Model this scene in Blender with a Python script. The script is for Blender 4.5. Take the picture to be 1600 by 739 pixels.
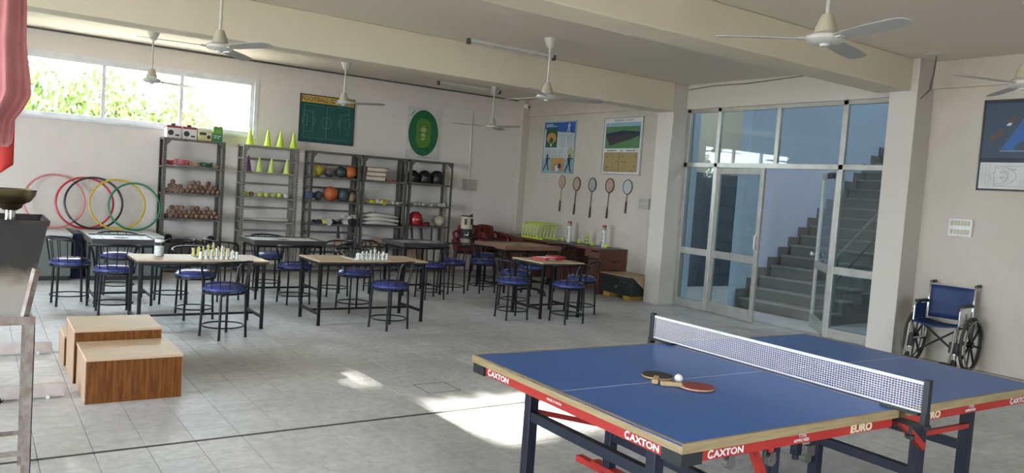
import bpy, bmesh, math, random
from mathutils import Vector, Matrix, Euler
R = math.radians
random.seed(7)
for o in list(bpy.data.objects):
    bpy.data.objects.remove(o)
S = bpy.context.scene
C = S.collection

# ---------------------------------------------------------------- camera
YAW, PITCH, ROLL, CAMH, FPX = .6063, .0578, .0705, 1.625, 1221.8
fw = Vector((math.sin(YAW)*math.cos(PITCH), math.cos(YAW)*math.cos(PITCH), -math.sin(PITCH)))
rt = Vector((math.cos(YAW), -math.sin(YAW), 0)); up = rt.cross(fw)
r2 = rt*math.cos(ROLL) + up*math.sin(ROLL); u2 = -rt*math.sin(ROLL) + up*math.cos(ROLL)
cam = bpy.data.objects.new('camera', bpy.data.cameras.new('camera')); C.objects.link(cam)
cam.matrix_world = Matrix(((r2.x, u2.x, -fw.x, 0), (r2.y, u2.y, -fw.y, 0), (r2.z, u2.z, -fw.z, CAMH), (0, 0, 0, 1)))
cam.data.sensor_width = 36; cam.data.sensor_fit = 'HORIZONTAL'
cam.data.lens = FPX/1600*36; cam.data.clip_start = .05; cam.data.clip_end = 200
S.camera = cam

# ---------------------------------------------------------------- world, sun, exposure
w = bpy.data.worlds.new('world'); S.world = w; w.use_nodes = True
bg = w.node_tree.nodes['Background']
bg.inputs['Color'].default_value = (.78, .89, 1.0, 1); bg.inputs['Strength'].default_value = 19.0
SUN_DIR = Vector((.01, -1, -.33))
sl = bpy.data.lights.new('sun', 'SUN'); sl.energy = 60; sl.angle = R(.55); sl.color = (1, .95, .86)
so = bpy.data.objects.new('sun', sl); C.objects.link(so); so.location = (0, 40, 14)
so.rotation_euler = SUN_DIR.to_track_quat('-Z', 'Y').to_euler()
def portal(loc, size, rot):
    l = bpy.data.lights.new('window_portal', 'AREA'); l.shape = 'RECTANGLE'; l.size, l.size_y = size
    l.cycles.is_portal = True
    o = bpy.data.objects.new('window_portal', l); C.objects.link(o); o.location = loc; o.rotation_euler = rot
S.view_settings.view_transform = 'Standard'; S.view_settings.look = 'None'
S.view_settings.exposure = 0.58; S.view_settings.gamma = 1.0; S.view_settings.use_curve_mapping = False

# ---------------------------------------------------------------- materials
MATS = {}
def nodes_of(m): return m.node_tree.nodes, m.node_tree.links
def mat(name, c, rough=.55, metal=0., c2=None, scale=6., bump=0., bscale=60., stretch=None, spec=.5, detail=5., ramp=(.35, .65), emit=None, coat=0.):
    if name in MATS: return MATS[name]
    m = bpy.data.materials.new(name); m.use_nodes = True; N, L = nodes_of(m)
    p = N['Principled BSDF']
    p.inputs['Base Color'].default_value = (*c, 1); p.inputs['Roughness'].default_value = rough
    p.inputs['Metallic'].default_value = metal; p.inputs['Specular IOR Level'].default_value = spec
    p.inputs['Coat Weight'].default_value = coat
    tc = N.new('ShaderNodeTexCoord'); mp = N.new('ShaderNodeMapping'); L.new(tc.outputs['Object'], mp.inputs['Vector'])
    if stretch: mp.inputs['Scale'].default_value = stretch
    if c2 is None: c2 = tuple(x*.88 for x in c)
    nz = N.new('ShaderNodeTexNoise'); nz.inputs['Scale'].default_value = scale; nz.inputs['Detail'].default_value = detail
    L.new(mp.outputs['Vector'], nz.inputs['Vector'])
    cr = N.new('ShaderNodeValToRGB'); cr.color_ramp.elements[0].position, cr.color_ramp.elements[1].position = ramp
    cr.color_ramp.elements[0].color = (*c2, 1); cr.color_ramp.elements[1].color = (*c, 1)
    L.new(nz.outputs['Fac'], cr.inputs['Fac']); L.new(cr.outputs['Color'], p.inputs['Base Color'])
    if bump:
        n2 = N.new('ShaderNodeTexNoise'); n2.inputs['Scale'].default_value = bscale; n2.inputs['Detail'].default_value = 4
        L.new(mp.outputs['Vector'], n2.inputs['Vector'])
        b = N.new('ShaderNodeBump'); b.inputs['Strength'].default_value = bump; b.inputs['Distance'].default_value = .01
        L.new(n2.outputs['Fac'], b.inputs['Height']); L.new(b.outputs['Normal'], p.inputs['Normal'])
    if emit:
        p.inputs['Emission Color'].default_value = (*c, 1); p.inputs['Emission Strength'].default_value = emit
    MATS[name] = m
    return m
def paint(name, c, stain, amount=.5, rough=.7, s1=.55, s2=5.):
    """painted plaster: large soft stains, fine scuffs, gentle unevenness"""
    m = bpy.data.materials.new(name); m.use_nodes = True; N, L = nodes_of(m); p = N['Principled BSDF']
    p.inputs['Roughness'].default_value = rough; p.inputs['Specular IOR Level'].default_value = .3
    tc = N.new('ShaderNodeTexCoord')
    n1 = N.new('ShaderNodeTexNoise'); n1.inputs['Scale'].default_value = s1; n1.inputs['Detail'].default_value = 6; n1.inputs['Roughness'].default_value = .6
    n2 = N.new('ShaderNodeTexNoise'); n2.inputs['Scale'].default_value = s2; n2.inputs['Detail'].default_value = 8; n2.inputs['Roughness'].default_value = .7
    for n in (n1, n2): L.new(tc.outputs['Object'], n.inputs['Vector'])
    r1 = N.new('ShaderNodeValToRGB'); r1.color_ramp.elements[0].position = .4; r1.color_ramp.elements[1].position = .75
    r2_ = N.new('ShaderNodeValToRGB'); r2_.color_ramp.elements[0].position = .5; r2_.color_ramp.elements[1].position = .8
    L.new(n1.outputs['Fac'], r1.inputs['Fac']); L.new(n2.outputs['Fac'], r2_.inputs['Fac'])
    mu = N.new('ShaderNodeMath'); mu.operation = 'MULTIPLY_ADD'; mu.inputs[1].default_value = .6; 
    L.new(r1.outputs['Color'], mu.inputs[0]); 
    m3 = N.new('ShaderNodeMath'); m3.operation = 'MULTIPLY'; m3.inputs[1].default_value = .5
    L.new(r2_.outputs['Color'], m3.inputs[0]); L.new(m3.outputs[0], mu.inputs[2])
    m4 = N.new('ShaderNodeMath'); m4.operation = 'MULTIPLY'; m4.inputs[1].default_value = amount; L.new(mu.outputs[0], m4.inputs[0])
    mx = N.new('ShaderNodeMix'); mx.data_type = 'RGBA'
    mx.inputs[6].default_value = (*c, 1); mx.inputs[7].default_value = (*stain, 1)
    L.new(m4.outputs[0], mx.inputs[0]); L.new(mx.outputs[2], p.inputs['Base Color'])
    b = N.new('ShaderNodeBump'); b.inputs['Strength'].default_value = .15; b.inputs['Distance'].default_value = .01
    L.new(n2.outputs['Fac'], b.inputs['Height']); L.new(b.outputs['Normal'], p.inputs['Normal'])
    MATS[name] = m
    return m
def wood(name, c, c2, scale=3., stretch=(1, 1, 1), rough=.5):
    return mat(name, c, rough, c2=c2, scale=scale, stretch=stretch, detail=8, ramp=(.3, .7), bump=.05, bscale=scale*6)
def glass_mat(name, tint, refl=.06, rough=.0):
    m = bpy.data.materials.new(name); m.use_nodes = True; N, L = nodes_of(m)
    N.remove(N['Principled BSDF']); out = N['Material Output']
    t = N.new('ShaderNodeBsdfTransparent'); t.inputs['Color'].default_value = (*tint, 1)
    g = N.new('ShaderNodeBsdfGlossy'); g.inputs['Roughness'].default_value = rough; g.inputs['Color'].default_value = (.9, .9, .9, 1)
    f = N.new('ShaderNodeFresnel'); f.inputs['IOR'].default_value = 1.5
    gm = N.new('ShaderNodeNewGeometry'); iv = N.new('ShaderNodeMath'); iv.operation = 'SUBTRACT'; iv.inputs[0].default_value = 1; L.new(gm.outputs['Backfacing'], iv.inputs[1])
    ml = N.new('ShaderNodeMath'); ml.operation = 'MULTIPLY'; L.new(f.outputs[0], ml.inputs[0]); L.new(iv.outputs[0], ml.inputs[1])
    mx = N.new('ShaderNodeMixShader'); L.new(ml.outputs[0], mx.inputs[0]); L.new(t.outputs[0], mx.inputs[1]); L.new(g.outputs[0], mx.inputs[2])
    L.new(mx.outputs[0], out.inputs['Surface']); MATS[name] = m
    return m
def floor_mat():
    m = bpy.data.materials.new('stone_tile'); m.use_nodes = True; N, L = nodes_of(m); p = N['Principled BSDF']
    g = N.new('ShaderNodeNewGeometry'); 
    n1 = N.new('ShaderNodeTexNoise'); n1.inputs['Scale'].default_value = .9; n1.inputs['Detail'].default_value = 7; n1.inputs['Roughness'].default_value = .62
    n2 = N.new('ShaderNodeTexNoise'); n2.inputs['Scale'].default_value = 14; n2.inputs['Detail'].default_value = 8; n2.inputs['Roughness'].default_value = .7
    for n in (n1, n2): L.new(g.outputs['Position'], n.inputs['Vector'])
    r1 = N.new('ShaderNodeValToRGB'); e = r1.color_ramp.elements
    e[0].position = .32; e[0].color = (.48, .48, .475, 1); e[1].position = .68; e[1].color = (.74, .74, .74, 1)
    L.new(n1.outputs['Fac'], r1.inputs['Fac'])
    r2_ = N.new('ShaderNodeValToRGB'); e = r2_.color_ramp.elements
    e[0].position = .3; e[0].color = (.72, .72, .73, 1); e[1].position = .62; e[1].color = (1, 1, 1, 1)
    L.new(n2.outputs['Fac'], r2_.inputs['Fac'])
    mx = N.new('ShaderNodeMix'); mx.data_type = 'RGBA'; mx.blend_type = 'MULTIPLY'; mx.inputs[0].default_value = 1
    L.new(r1.outputs['Color'], mx.inputs[6]); L.new(r2_.outputs['Color'], mx.inputs[7])
    rr = N.new('ShaderNodeMapRange'); rr.inputs[3].default_value = .93; rr.inputs[4].default_value = 1.05
    L.new(g.outputs['Random Per Island'], rr.inputs[0])
    mx2 = N.new('ShaderNodeMix'); mx2.data_type = 'RGBA'; mx2.blend_type = 'MULTIPLY'; mx2.inputs[0].default_value = 1
    L.new(mx.outputs[2], mx2.inputs[6]); L.new(rr.outputs[0], mx2.inputs[7])
    L.new(mx2.outputs[2], p.inputs['Base Color'])
    ro = N.new('ShaderNodeMapRange'); ro.inputs[3].default_value = .38; ro.inputs[4].default_value = .62
    L.new(n1.outputs['Fac'], ro.inputs[0]); L.new(ro.outputs[0], p.inputs['Roughness'])
    b = N.new('ShaderNodeBump'); b.inputs['Strength'].default_value = .25; b.inputs['Distance'].default_value = .006
    L.new(n2.outputs['Fac'], b.inputs['Height']); L.new(b.outputs['Normal'], p.inputs['Normal'])
    MATS['stone_tile'] = m
    return m

# ---------------------------------------------------------------- mesh helpers
class MB:
    def __init__(s): s.v = []; s.f = []
    def add(s, vs, fs):
        n = len(s.v); s.v += [tuple(x) for x in vs]; s.f += [tuple(i+n for i in f) for f in fs]; return s
    def box(s, x0, y0, z0, x1, y1, z1):
        vs = [(x, y, z) for z in (z0, z1) for y in (y0, y1) for x in (x0, x1)]
        return s.add(vs, [(0, 2, 3, 1), (4, 5, 7, 6), (0, 1, 5, 4), (2, 6, 7, 3), (0, 4, 6, 2), (1, 3, 7, 5)])
    def cbox(s, c, h, M=None):
        M = M or Matrix.Identity(3)
        vs = [Vector(c) + M @ Vector((x*h[0], y*h[1], z*h[2])) for z in (-1, 1) for y in (-1, 1) for x in (-1, 1)]
        return s.add(vs, [(0, 2, 3, 1), (4, 5, 7, 6), (0, 1, 5, 4), (2, 6, 7, 3), (0, 4, 6, 2), (1, 3, 7, 5)])
    def bar(s, p0, p1, w, h):
        p0, p1 = Vector(p0), Vector(p1); d = p1-p0; L = d.length
        q = d.to_track_quat('X', 'Z').to_matrix()
        return s.cbox((p0+p1)/2, (L/2, w/2, h/2), q)
    def cyl(s, p0, p1, r0, r1=None, n=12, cap=True):
        r1 = r0 if r1 is None else r1
        p0, p1 = Vector(p0), Vector(p1); q = (p1-p0).to_track_quat('Z', 'Y').to_matrix()
        vs = []
        for p, r in ((p0, r0), (p1, r1)):
            vs += [p + q @ Vector((r*math.cos(2*math.pi*i/n), r*math.sin(2*math.pi*i/n), 0)) for i in range(n)]
        fs = [(i, (i+1) % n, n+(i+1) % n, n+i) for i in range(n)]
        if cap: fs += [tuple(range(n-1, -1, -1)), tuple(range(n, 2*n))]
        return s.add(vs, fs)
    def tube(s, pts, r, n=8, closed=False):
        pts = [Vector(p) for p in pts]; k = len(pts); vs = []; fs = []
        t0 = (pts[1]-pts[0]).normalized(); nrm = t0.orthogonal().normalized()
        for i, p in enumerate(pts):
            a = pts[(i-1) % k] if closed or i > 0 else p; b = pts[(i+1) % k] if closed or i < k-1 else p
            t = (b-a).normalized(); nrm = (nrm - t*nrm.dot(t)).normalized(); bn = t.cross(nrm)
            rr = r[i] if isinstance(r, (list, tuple)) else r
            vs += [p + rr*(math.cos(2*math.pi*j/n)*nrm + math.sin(2*math.pi*j/n)*bn) for j in range(n)]
        m = k if closed else k-1
        for i in range(m):
            i2 = (i+1) % k
            fs += [(i*n+j, i*n+(j+1) % n, i2*n+(j+1) % n, i2*n+j) for j in range(n)]
        if not closed: fs += [tuple(range(n-1, -1, -1)), tuple((k-1)*n+j for j in range(n))]
        return s.add(vs, fs)
    def ring(s, c, rad, r, axis=(0, 0, 1), k=32, n=8, sx=1, sy=1):
        q = Vector(axis).to_track_quat('Z', 'Y').to_matrix()
        return s.tube([Vector(c) + q @ Vector((rad*sx*math.cos(2*math.pi*i/k), rad*sy*math.sin(2*math.pi*i/k), 0)) for i in range(k)], r, n, True)
    def lathe(s, prof, n=16, c=(0, 0, 0), M=None):
        c = Vector(c); M = M or Matrix.Identity(3); vs = []; fs = []
        for r, z in prof:
            vs += [c + M @ Vector((r*math.cos(2*math.pi*i/n), r*math.sin(2*math.pi*i/n), z)) for i in range(n)]
        for a in range(len(prof)-1):
            fs += [(a*n+i, a*n+(i+1) % n, (a+1)*n+(i+1) % n, (a+1)*n+i) for i in range(n)]
        if prof[0][0] > 1e-5: fs.append(tuple(range(n-1, -1, -1)))
        if prof[-1][0] > 1e-5: fs.append(tuple((len(prof)-1)*n+i for i in range(n)))
        return s.add(vs, fs)
    def sphere(s, c, r, n=16, m=8, sz=1.):
        return s.lathe([(max(1e-6, r*math.sin(math.pi*i/m)), -r*sz*math.cos(math.pi*i/m)) for i in range(m+1)], n, c)
    def prism(s, poly, t, M=None, c=(0, 0, 0)):
        """poly in local xy, thickness t along local z"""
        M = M or Matrix.Identity(3); c = Vector(c); k = len(poly)
        vs = [c + M @ Vector((x, y, 0)) for x, y in poly] + [c + M @ Vector((x, y, t)) for x, y in poly]
        fs = [tuple(range(k-1, -1, -1)), tuple(range(k, 2*k))] + [(i, (i+1) % k, k+(i+1) % k, k+i) for i in range(k)]
        return s.add(vs, fs)
    def grid(s, fn, nu, nv):
        vs = [fn(i/nu, j/nv) for j in range(nv+1) for i in range(nu+1)]; w_ = nu+1
        return s.add(vs, [(j*w_+i, j*w_+i+1, (j+1)*w_+i+1, (j+1)*w_+i) for j in range(nv) for i in range(nu)])
    def build(s, name, m, parent=None, smooth=True, bevel=0., loc=None, rot=None, solid=0., sub=0, fix=False):
        me = bpy.data.meshes.new(name); me.from_pydata(s.v, [], s.f); me.update()
        if fix:
            bm = bmesh.new(); bm.from_mesh(me); bmesh.ops.remove_doubles(bm, verts=bm.verts, dist=1e-5)
            bmesh.ops.recalc_face_normals(bm, faces=bm.faces); bm.to_mesh(me); bm.free()
        me.materials.append(MATS[m] if isinstance(m, str) else m)
        if smooth:
            me.polygons.foreach_set('use_smooth', [True]*len(me.polygons)); me.set_sharp_from_angle(angle=R(38))
        o = bpy.data.objects.new(name, me); C.objects.link(o)
        if parent: o.parent = parent
        if loc: o.location = loc
        if rot: o.rotation_euler = rot
        if solid:
            md = o.modifiers.new('solid', 'SOLIDIFY'); md.thickness = solid; md.offset = 0
        if bevel:
            md = o.modifiers.new('bevel', 'BEVEL'); md.width = bevel; md.segments = 2; md.limit_method = 'ANGLE'
        if sub:
            md = o.modifiers.new('sub', 'SUBSURF'); md.levels = sub; md.render_levels = sub
        return o
def boxo(name, m, b, parent=None, bevel=0.):
    return MB().box(*b).build(name, m, parent, smooth=False, bevel=bevel)
def empty(name, loc, rz=0.):
    o = bpy.data.objects.new(name, None); C.objects.link(o); o.location = loc; o.rotation_euler = (0, 0, rz); o.empty_display_size = .1
    return o
def tag(o, label, cat, group=None, kind=None):
    o['label'] = label; o['category'] = cat
    if group: o['group'] = group
    if kind: o['kind'] = kind
    return o
def struct(o, label=None):
    o['kind'] = 'structure'
    if label: o['label'] = label
    return o
def copy_tree(o, parent=None):
    c = o.copy(); C.objects.link(c); c.parent = parent
    for ch in list(o.children): copy_tree(ch, c)
    return c
def text(name, body, m, parent, size, loc, rot, bold=0., ext=.0008, align='LEFT', sx=1., shear=0.):
    cu = bpy.data.curves.new(name, 'FONT'); cu.body = body; cu.size = size; cu.extrude = ext; cu.offset = bold; cu.align_x = align; cu.shear = shear
    cu.resolution_u = 3
    t = bpy.data.objects.new(name+'_tmp', cu); C.objects.link(t)
    dg = bpy.context.evaluated_depsgraph_get()
    me = bpy.data.meshes.new_from_object(t.evaluated_get(dg)); bpy.data.objects.remove(t)
    me.materials.clear(); me.materials.append(MATS[m] if isinstance(m, str) else m)
    o = bpy.data.objects.new(name, me); C.objects.link(o); o.parent = parent; o.location = loc; o.rotation_euler = rot; o.scale = (sx, 1, 1)
    return o

# colours
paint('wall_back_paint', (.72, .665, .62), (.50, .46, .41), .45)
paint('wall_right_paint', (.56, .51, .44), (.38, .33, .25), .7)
paint('wall_plain', (.64, .62, .58), (.45, .42, .37), .4)
paint('pillar_paint', (.61, .57, .51), (.46, .43, .38), .35)
paint('beam_paint', (.76, .69, .54), (.62, .56, .43), .5)
paint('ceiling_paint', (.76, .68, .57), (.64, .56, .46), .5)
paint('hall_paint', (.56, .62, .74), (.42, .46, .53), .4)
paint('hall_beige', (.72, .62, .46), (.58, .50, .38), .4)
floor_mat()
mat('grout', (.40, .395, .385), .85)
mat('black_rubber', (.025, .025, .025), .6)
mat('alu', (.50, .50, .46), .38, .55, c2=(.42, .42, .38))
mat('white_frame', (.74, .75, .76), .45)
glass_mat('glass', (.80, .88, .88)); glass_mat('window_glass', (.97, .98, .97))
mat('black_metal', (.007, .007, .008), .38, 0., spec=.3)
mat('blue_vinyl', (.040, .056, .22), .24, c2=(.032, .046, .185), coat=.3)
wood('pale_wood', (.62, .46, .29), (.54, .39, .24), 4, (1, 8, 8))
mat('table_edge', (.06, .05, .045), .5)
mat('steel_rack', (.165, .155, .135), .45, .35, c2=(.12, .112, .10), scale=9)
mat('steel_rack_pale', (.30, .29, .24), .45, .3, c2=(.24, .23, .19), scale=9)
mat('fan_white', (.62, .60, .54), .35)
mat('fan_cream', (.52, .48, .36), .4)
mat('fan_grey', (.40, .39, .36), .4)
mat('white_plastic', (.75, .74, .70), .4)
mat('chrome', (.75, .75, .75), .15, 1.)
mat('lime', (.62, .80, .06), .45); mat('lime_pale', (.66, .80, .22), .5)
mat('purple', (.20, .09, .24), .5)
mat('red_plastic', (.42, .035, .03), .4); mat('red_dark', (.20, .025, .025), .4)

# ================================================================ THE SETTING
XL, XR, YF, YB, ZC = -7.0, 9.29, -3.5, 13.25, 3.48
# floor: grout slab with stone tiles laid on it
floor = struct(boxo('floor', 'grout', (XL-.15, YF-.15, -.2, XR+.15, YB+.15, -.004)), 'grey stone tiled floor of the games room')
TS = .27
tme = bpy.data.meshes.new('tile')
def tile_geo(x, y, s=TS, j=.0013):
    a, b = s/2-j, s/2-j-.0015
    vs = [(x-a, y-a, -.004), (x+a, y-a, -.004), (x+a, y+a, -.004), (x-a, y+a, -.004), (x-b, y-b, 0), (x+b, y-b, 0), (x+b, y+b, 0), (x-b, y+b, 0)]
    return vs, [(4, 5, 6, 7), (0, 1, 5, 4), (1, 2, 6, 5), (2, 3, 7, 6), (3, 0, 4, 7)]
vs, fs = tile_geo(0, 0); tme.from_pydata(vs, [], fs); tme.materials.append(MATS['stone_tile'])
tiles = []
ny = int((YB-YF)/TS)+2
for j in range(-40, 60):
    for i in range(-40, 60):
        x = 1.677 + TS*(i+.5); y = 4.81 + TS*(j+.5)
        if XL < x-TS/2+.1 and x < XR+.02 and y > YF-.02 and y < YB+.05: tiles.append((x, y))
def inview(x, y):
    d = Vector((x, y, -CAMH)); z = d.dot(fw)
    if z < .3: return None
    px = 800 + FPX*d.dot(r2)/z; py = 369.5 - FPX*d.dot(u2)/z
    return z if -30 < px < 1630 and py < 775 else None
vis = sorted((t for t in tiles if inview(*t)), key=lambda t: inview(*t))
near = set(vis[:300])
for x, y in vis[:300]:
    o = bpy.data.objects.new('tile', tme); C.objects.link(o); o.parent = floor; o.location = (x, y, 0)
far = MB()
for t in tiles:
    if t not in near: far.add(*tile_geo(*t))
fo = far.build('tile_field', 'stone_tile', floor, smooth=False); fo['kind'] = 'stuff'
ht = MB()
for b_ in ((2.985, 5.285, 3.275, 5.291), (2.985, 5.559, 3.275, 5.565), (2.985, 5.285, 2.991, 5.565), (3.269, 5.285, 3.275, 5.565)): ht.box(b_[0], b_[1], -.004, b_[2], b_[3], .0012)
struct(ht.build('trim_8', 'black_rubber', smooth=False), 'square dark outline of a small floor hatch')
struct(boxo('trim_1', 'black_rubber', (-6.9, 4.797, -.004, 9.28, 4.823, .0015)), 'dark expansion joint strip running across the tiled floor')

# walls
bw = MB().box(XL-.15, YB, 0, .30, YB+.2, ZC).box(3.81, YB, 0, XR+.15, YB+.2, ZC).box(.30, YB, 0, 3.81, YB+.2, 2.24).box(.30, YB, 3.13, 3.81, YB+.2, ZC)
struct(bw.build('wall_back', 'wall_back_paint', smooth=False), 'off-white rear wall behind the storage racks')
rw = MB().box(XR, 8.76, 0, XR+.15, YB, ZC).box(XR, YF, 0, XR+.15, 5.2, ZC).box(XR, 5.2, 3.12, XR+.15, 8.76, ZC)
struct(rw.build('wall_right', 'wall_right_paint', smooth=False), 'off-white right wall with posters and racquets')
lw = MB().box(XL-.15, 1.2, 0, XL, 6.2, .3).box(XL-.15, 6.2, 0, XL, 9.6, 2.0).box(XL-.15, 9.6, 0, XL, YB, 3.08).box(XL-.15, YF, 3.08, XL, YB, ZC)
for y in (1.2, 6.2, 9.6, 13.0): lw.box(XL-.15, y, .3, XL, y+.25, 3.08)
lw.box(XL-.15, -3.5, 0, XL, 1.2, 3.08)
struct(lw.build('wall_left', 'wall_plain', smooth=False))
fr = MB().box(XL-.15, YF-.15, 2.75, XR+.15, YF, ZC)
for a, b in ((XL-.15, 1.3), (2.5, XR+.15)): fr.box(a, YF-.15, 0, b, YF, 2.75)
struct(fr.build('wall_front', 'wall_plain', smooth=False))
struct(boxo('ceiling', 'ceiling_paint', (XL-.15, YF-.15, ZC, XR+.15, YB+.2, ZC+.15)), 'beige painted concrete ceiling slab')
struct(boxo('ceiling_beam', 'beam_paint', (XL, 8.73, 3.03, 8.93, 9.05, ZC), bevel=.012), 'cream ceiling beam nearer the storage racks')
struct(boxo('ceiling_beam', 'beam_paint', (XL, 4.98, 3.11, 8.93, 5.40, ZC), bevel=.012), 'cream ceiling beam nearer the table tennis table')
struct(boxo('wall_pillar', 'pillar_paint', (8.93, 8.73, 0, XR, 9.06, ZC), bevel=.006), 'white pillar between the black trunk and the glass partition')
struct(boxo('wall_pillar', 'pillar_paint', (8.93, 4.90, 0, XR, 5.235, ZC), bevel=.006), 'white pillar between the glass doors and the wheelchair')
struct(boxo('wall_pillar', 'wall_right_paint', (9.13, 13.06, 0, XR, YB, ZC), bevel=.006), 'shallow white corner pillar below the security camera')
struct(boxo('trim_2', 'wall_right_paint', (XR-.05, 9.06, 3.147, XR, 13.06, ZC)), 'projecting lintel band above the racquet wall')
struct(boxo('trim_3', 'wall_right_paint', (XR-.05, YF, 3.165, XR, 4.90, ZC)), 'projecting lintel band above the wheelchair wall')
struct(boxo('trim_4', 'pillar_paint', (XR-.06, 5.235, 3.10, XR+.02, 8.73, ZC)), 'plaster lintel above the glass partition')
struct(boxo('trim_5', 'wall_back_paint', (3.9, YB-.012, 3.155, 9.13, YB, 3.17)), 'thin plaster ledge across the rear wall')
struct(MB().tube([(XL, YB-.012, 3.465), (3, YB-.012, 3.462), (6, YB-.012, 3.467), (9.1, YB-.012, 3.465)], .012).build('trim_6', 'steel_rack'), 'thin dark tube along the rear edge of the ceiling')  # dark line where ceiling and rear wall meet, drawn as a tube

# clerestory window in the back wall
win = empty('window_1', (0, YB, 0)); struct(win, 'long white framed window high in the rear wall')
WX = [.30, 1.565, 2.665, 3.81]
for a, b in ((.30, .36), (1.555, 1.61), (2.655, 2.71), (3.75, 3.81)):
    boxo('mullion', 'white_frame', (a, .03, 2.24, b, .10, 3.13), win, .004)
boxo('head_rail', 'white_frame', (.30, .025, 3.065, 3.81, .105, 3.13), win, .004)
boxo('sill_rail', 'white_frame', (.30, .025, 2.24, 3.81, .105, 2.30), win, .004)
boxo('window_sill', 'white_frame', (.24, -.03, 2.20, 3.87, .03, 2.245), win, .004)
boxo('architrave', 'white_frame', (.24, -.014, 3.125, 3.87, .0, 3.165), win)
boxo('architrave', 'white_frame', (3.81, -.014, 2.245, 3.87, .0, 3.125), win)
for a, b in ((.36, 1.555), (1.61, 2.655), (2.71, 3.75)):
    boxo('pane', 'window_glass', (a, .06, 2.30, b, .066, 3.065), win)
# left wall clerestory windows (daylight side of the room) with plain frames
for k, (a, b) in enumerate(((1.45, 6.2), (6.45, 9.6))):
    wn = empty('window_%d' % (k+3), (XL-.08, a, 0)); struct(wn)
    n = max(2, round((b-a)/1.15)); L_ = b-a; z0 = .3 if a < 6 else 2.0
    for i in range(n+1):
        y = L_*i/n; boxo('mullion', 'white_frame', (-.03, max(0, y-.025), z0, .03, min(L_, y+.025), 3.08), wn)
    boxo('head_rail', 'white_frame', (-.03, 0, 3.03, .03, L_, 3.08), wn); boxo('sill_rail', 'white_frame', (-.03, 0, z0, .03, L_, z0+.05), wn)
    portal((XL-.16, (a+b)/2, (z0+3.08)/2), (3.08-z0, L_), (0, R(-90), 0))
portal((2.05, YB+.21, 2.68), (3.5, .88), (R(-90), 0, 0))
for a, b in ((1.3, 2.5),): portal(((a+b)/2, YF-.16, 1.37), (b-a, 2.75), (R(90), 0, 0))
mat('earth', (.42, .37, .30), .9)
struct(boxo('ground', 'earth', (-60, -60, -.5, 60, 70, -.21)))

# ---- glass partition with two leaves
par = empty('window_2', (XR, 0, 0)); struct(par, 'aluminium framed glass partition with double doors to the stair hall')
def pb(name, y0, y1, z0, z1, m='alu', d=.03): return boxo(name, m, (-d, y0, z0, d, y1, z1), par, .004 if m == 'alu' else 0)
for y0, y1, z0, z1 in ((8.66, 8.73, 0, 3.10), (8.05, 8.115, 0, 3.10), (6.99, 7.05, 2.26, 3.05), (5.965, 6.035, 0, 3.10), (5.235, 5.29, 0, 3.10)): pb('mullion', y0, y1, z0, z1)
pb('head_rail', 5.235, 8.73, 3.04, 3.10); pb('transom', 5.235, 8.73, 2.20, 2.27)
for a, b in ((8.115, 8.66), (5.29, 5.965)):
    pb('mid_rail', a, b, .84, .94); pb('bottom_rail', a, b, 0, .13)
    pb('pane', a, b, .94, 2.20, 'glass', .003); pb('pane', a, b, .13, .84, 'glass', .003)
for a, b in ((8.115, 8.66), (7.05, 8.05), (6.035, 6.99), (5.29, 5.965)): pb('pane', a, b, 2.27, 3.04, 'glass', .003)
def leaf(name, hinge_y, sgn, ang, label, handle):
    d = empty(name, (XR, hinge_y, .012), ang); struct(d, label)
    W_ = 1.0
    def q(n, a, b, z0, z1, m='alu', t=.022): return boxo(n, m, (-t, min(sgn*a, sgn*b), z0, t, max(sgn*a, sgn*b), z1), d, .004 if m == 'alu' else 0)
    q('stile', 0, .075, 0, 2.18); q('stile', W_-.075, W_, 0, 2.18)
    q('top_rail', .075, W_-.075, 2.09, 2.18); q('mid_rail', .075, W_-.075, .82, .93); q('bottom_rail', .075, W_-.075, 0, .16)
    q('pane', .075, W_-.075, .93, 2.09, 'glass', .003); q('pane', .075, W_-.075, .16, .82, 'glass', .003)
    if handle == 'pull':
        y = sgn*(W_-.04); MB().tube([(-.022, y, 1.02), (-.06, y, 1.04), (-.06, y, 1.22), (-.022, y, 1.24)], .012).build('handle', 'white_plastic', d)
    else:
        y = sgn*(W_-.04); MB().sphere((-.07, y, 1.02), .034).cyl((-.022, y, 1.02), (-.06, y, 1.02), .014).build('handle', 'chrome', d)
        boxo('door_closer', 'black_metal', (-.07, min(sgn*.05, sgn*.35), 2.08, -.022, max(sgn*.05, sgn*.35), 2.15), d)
leaf('door_1', 8.05, -1, R(-9), 'aluminium glass door leaf standing almost shut', 'pull')
leaf('door_2', 6.035, 1, R(-46), 'aluminium glass door leaf swung open into the stair hall', 'knob')

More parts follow.
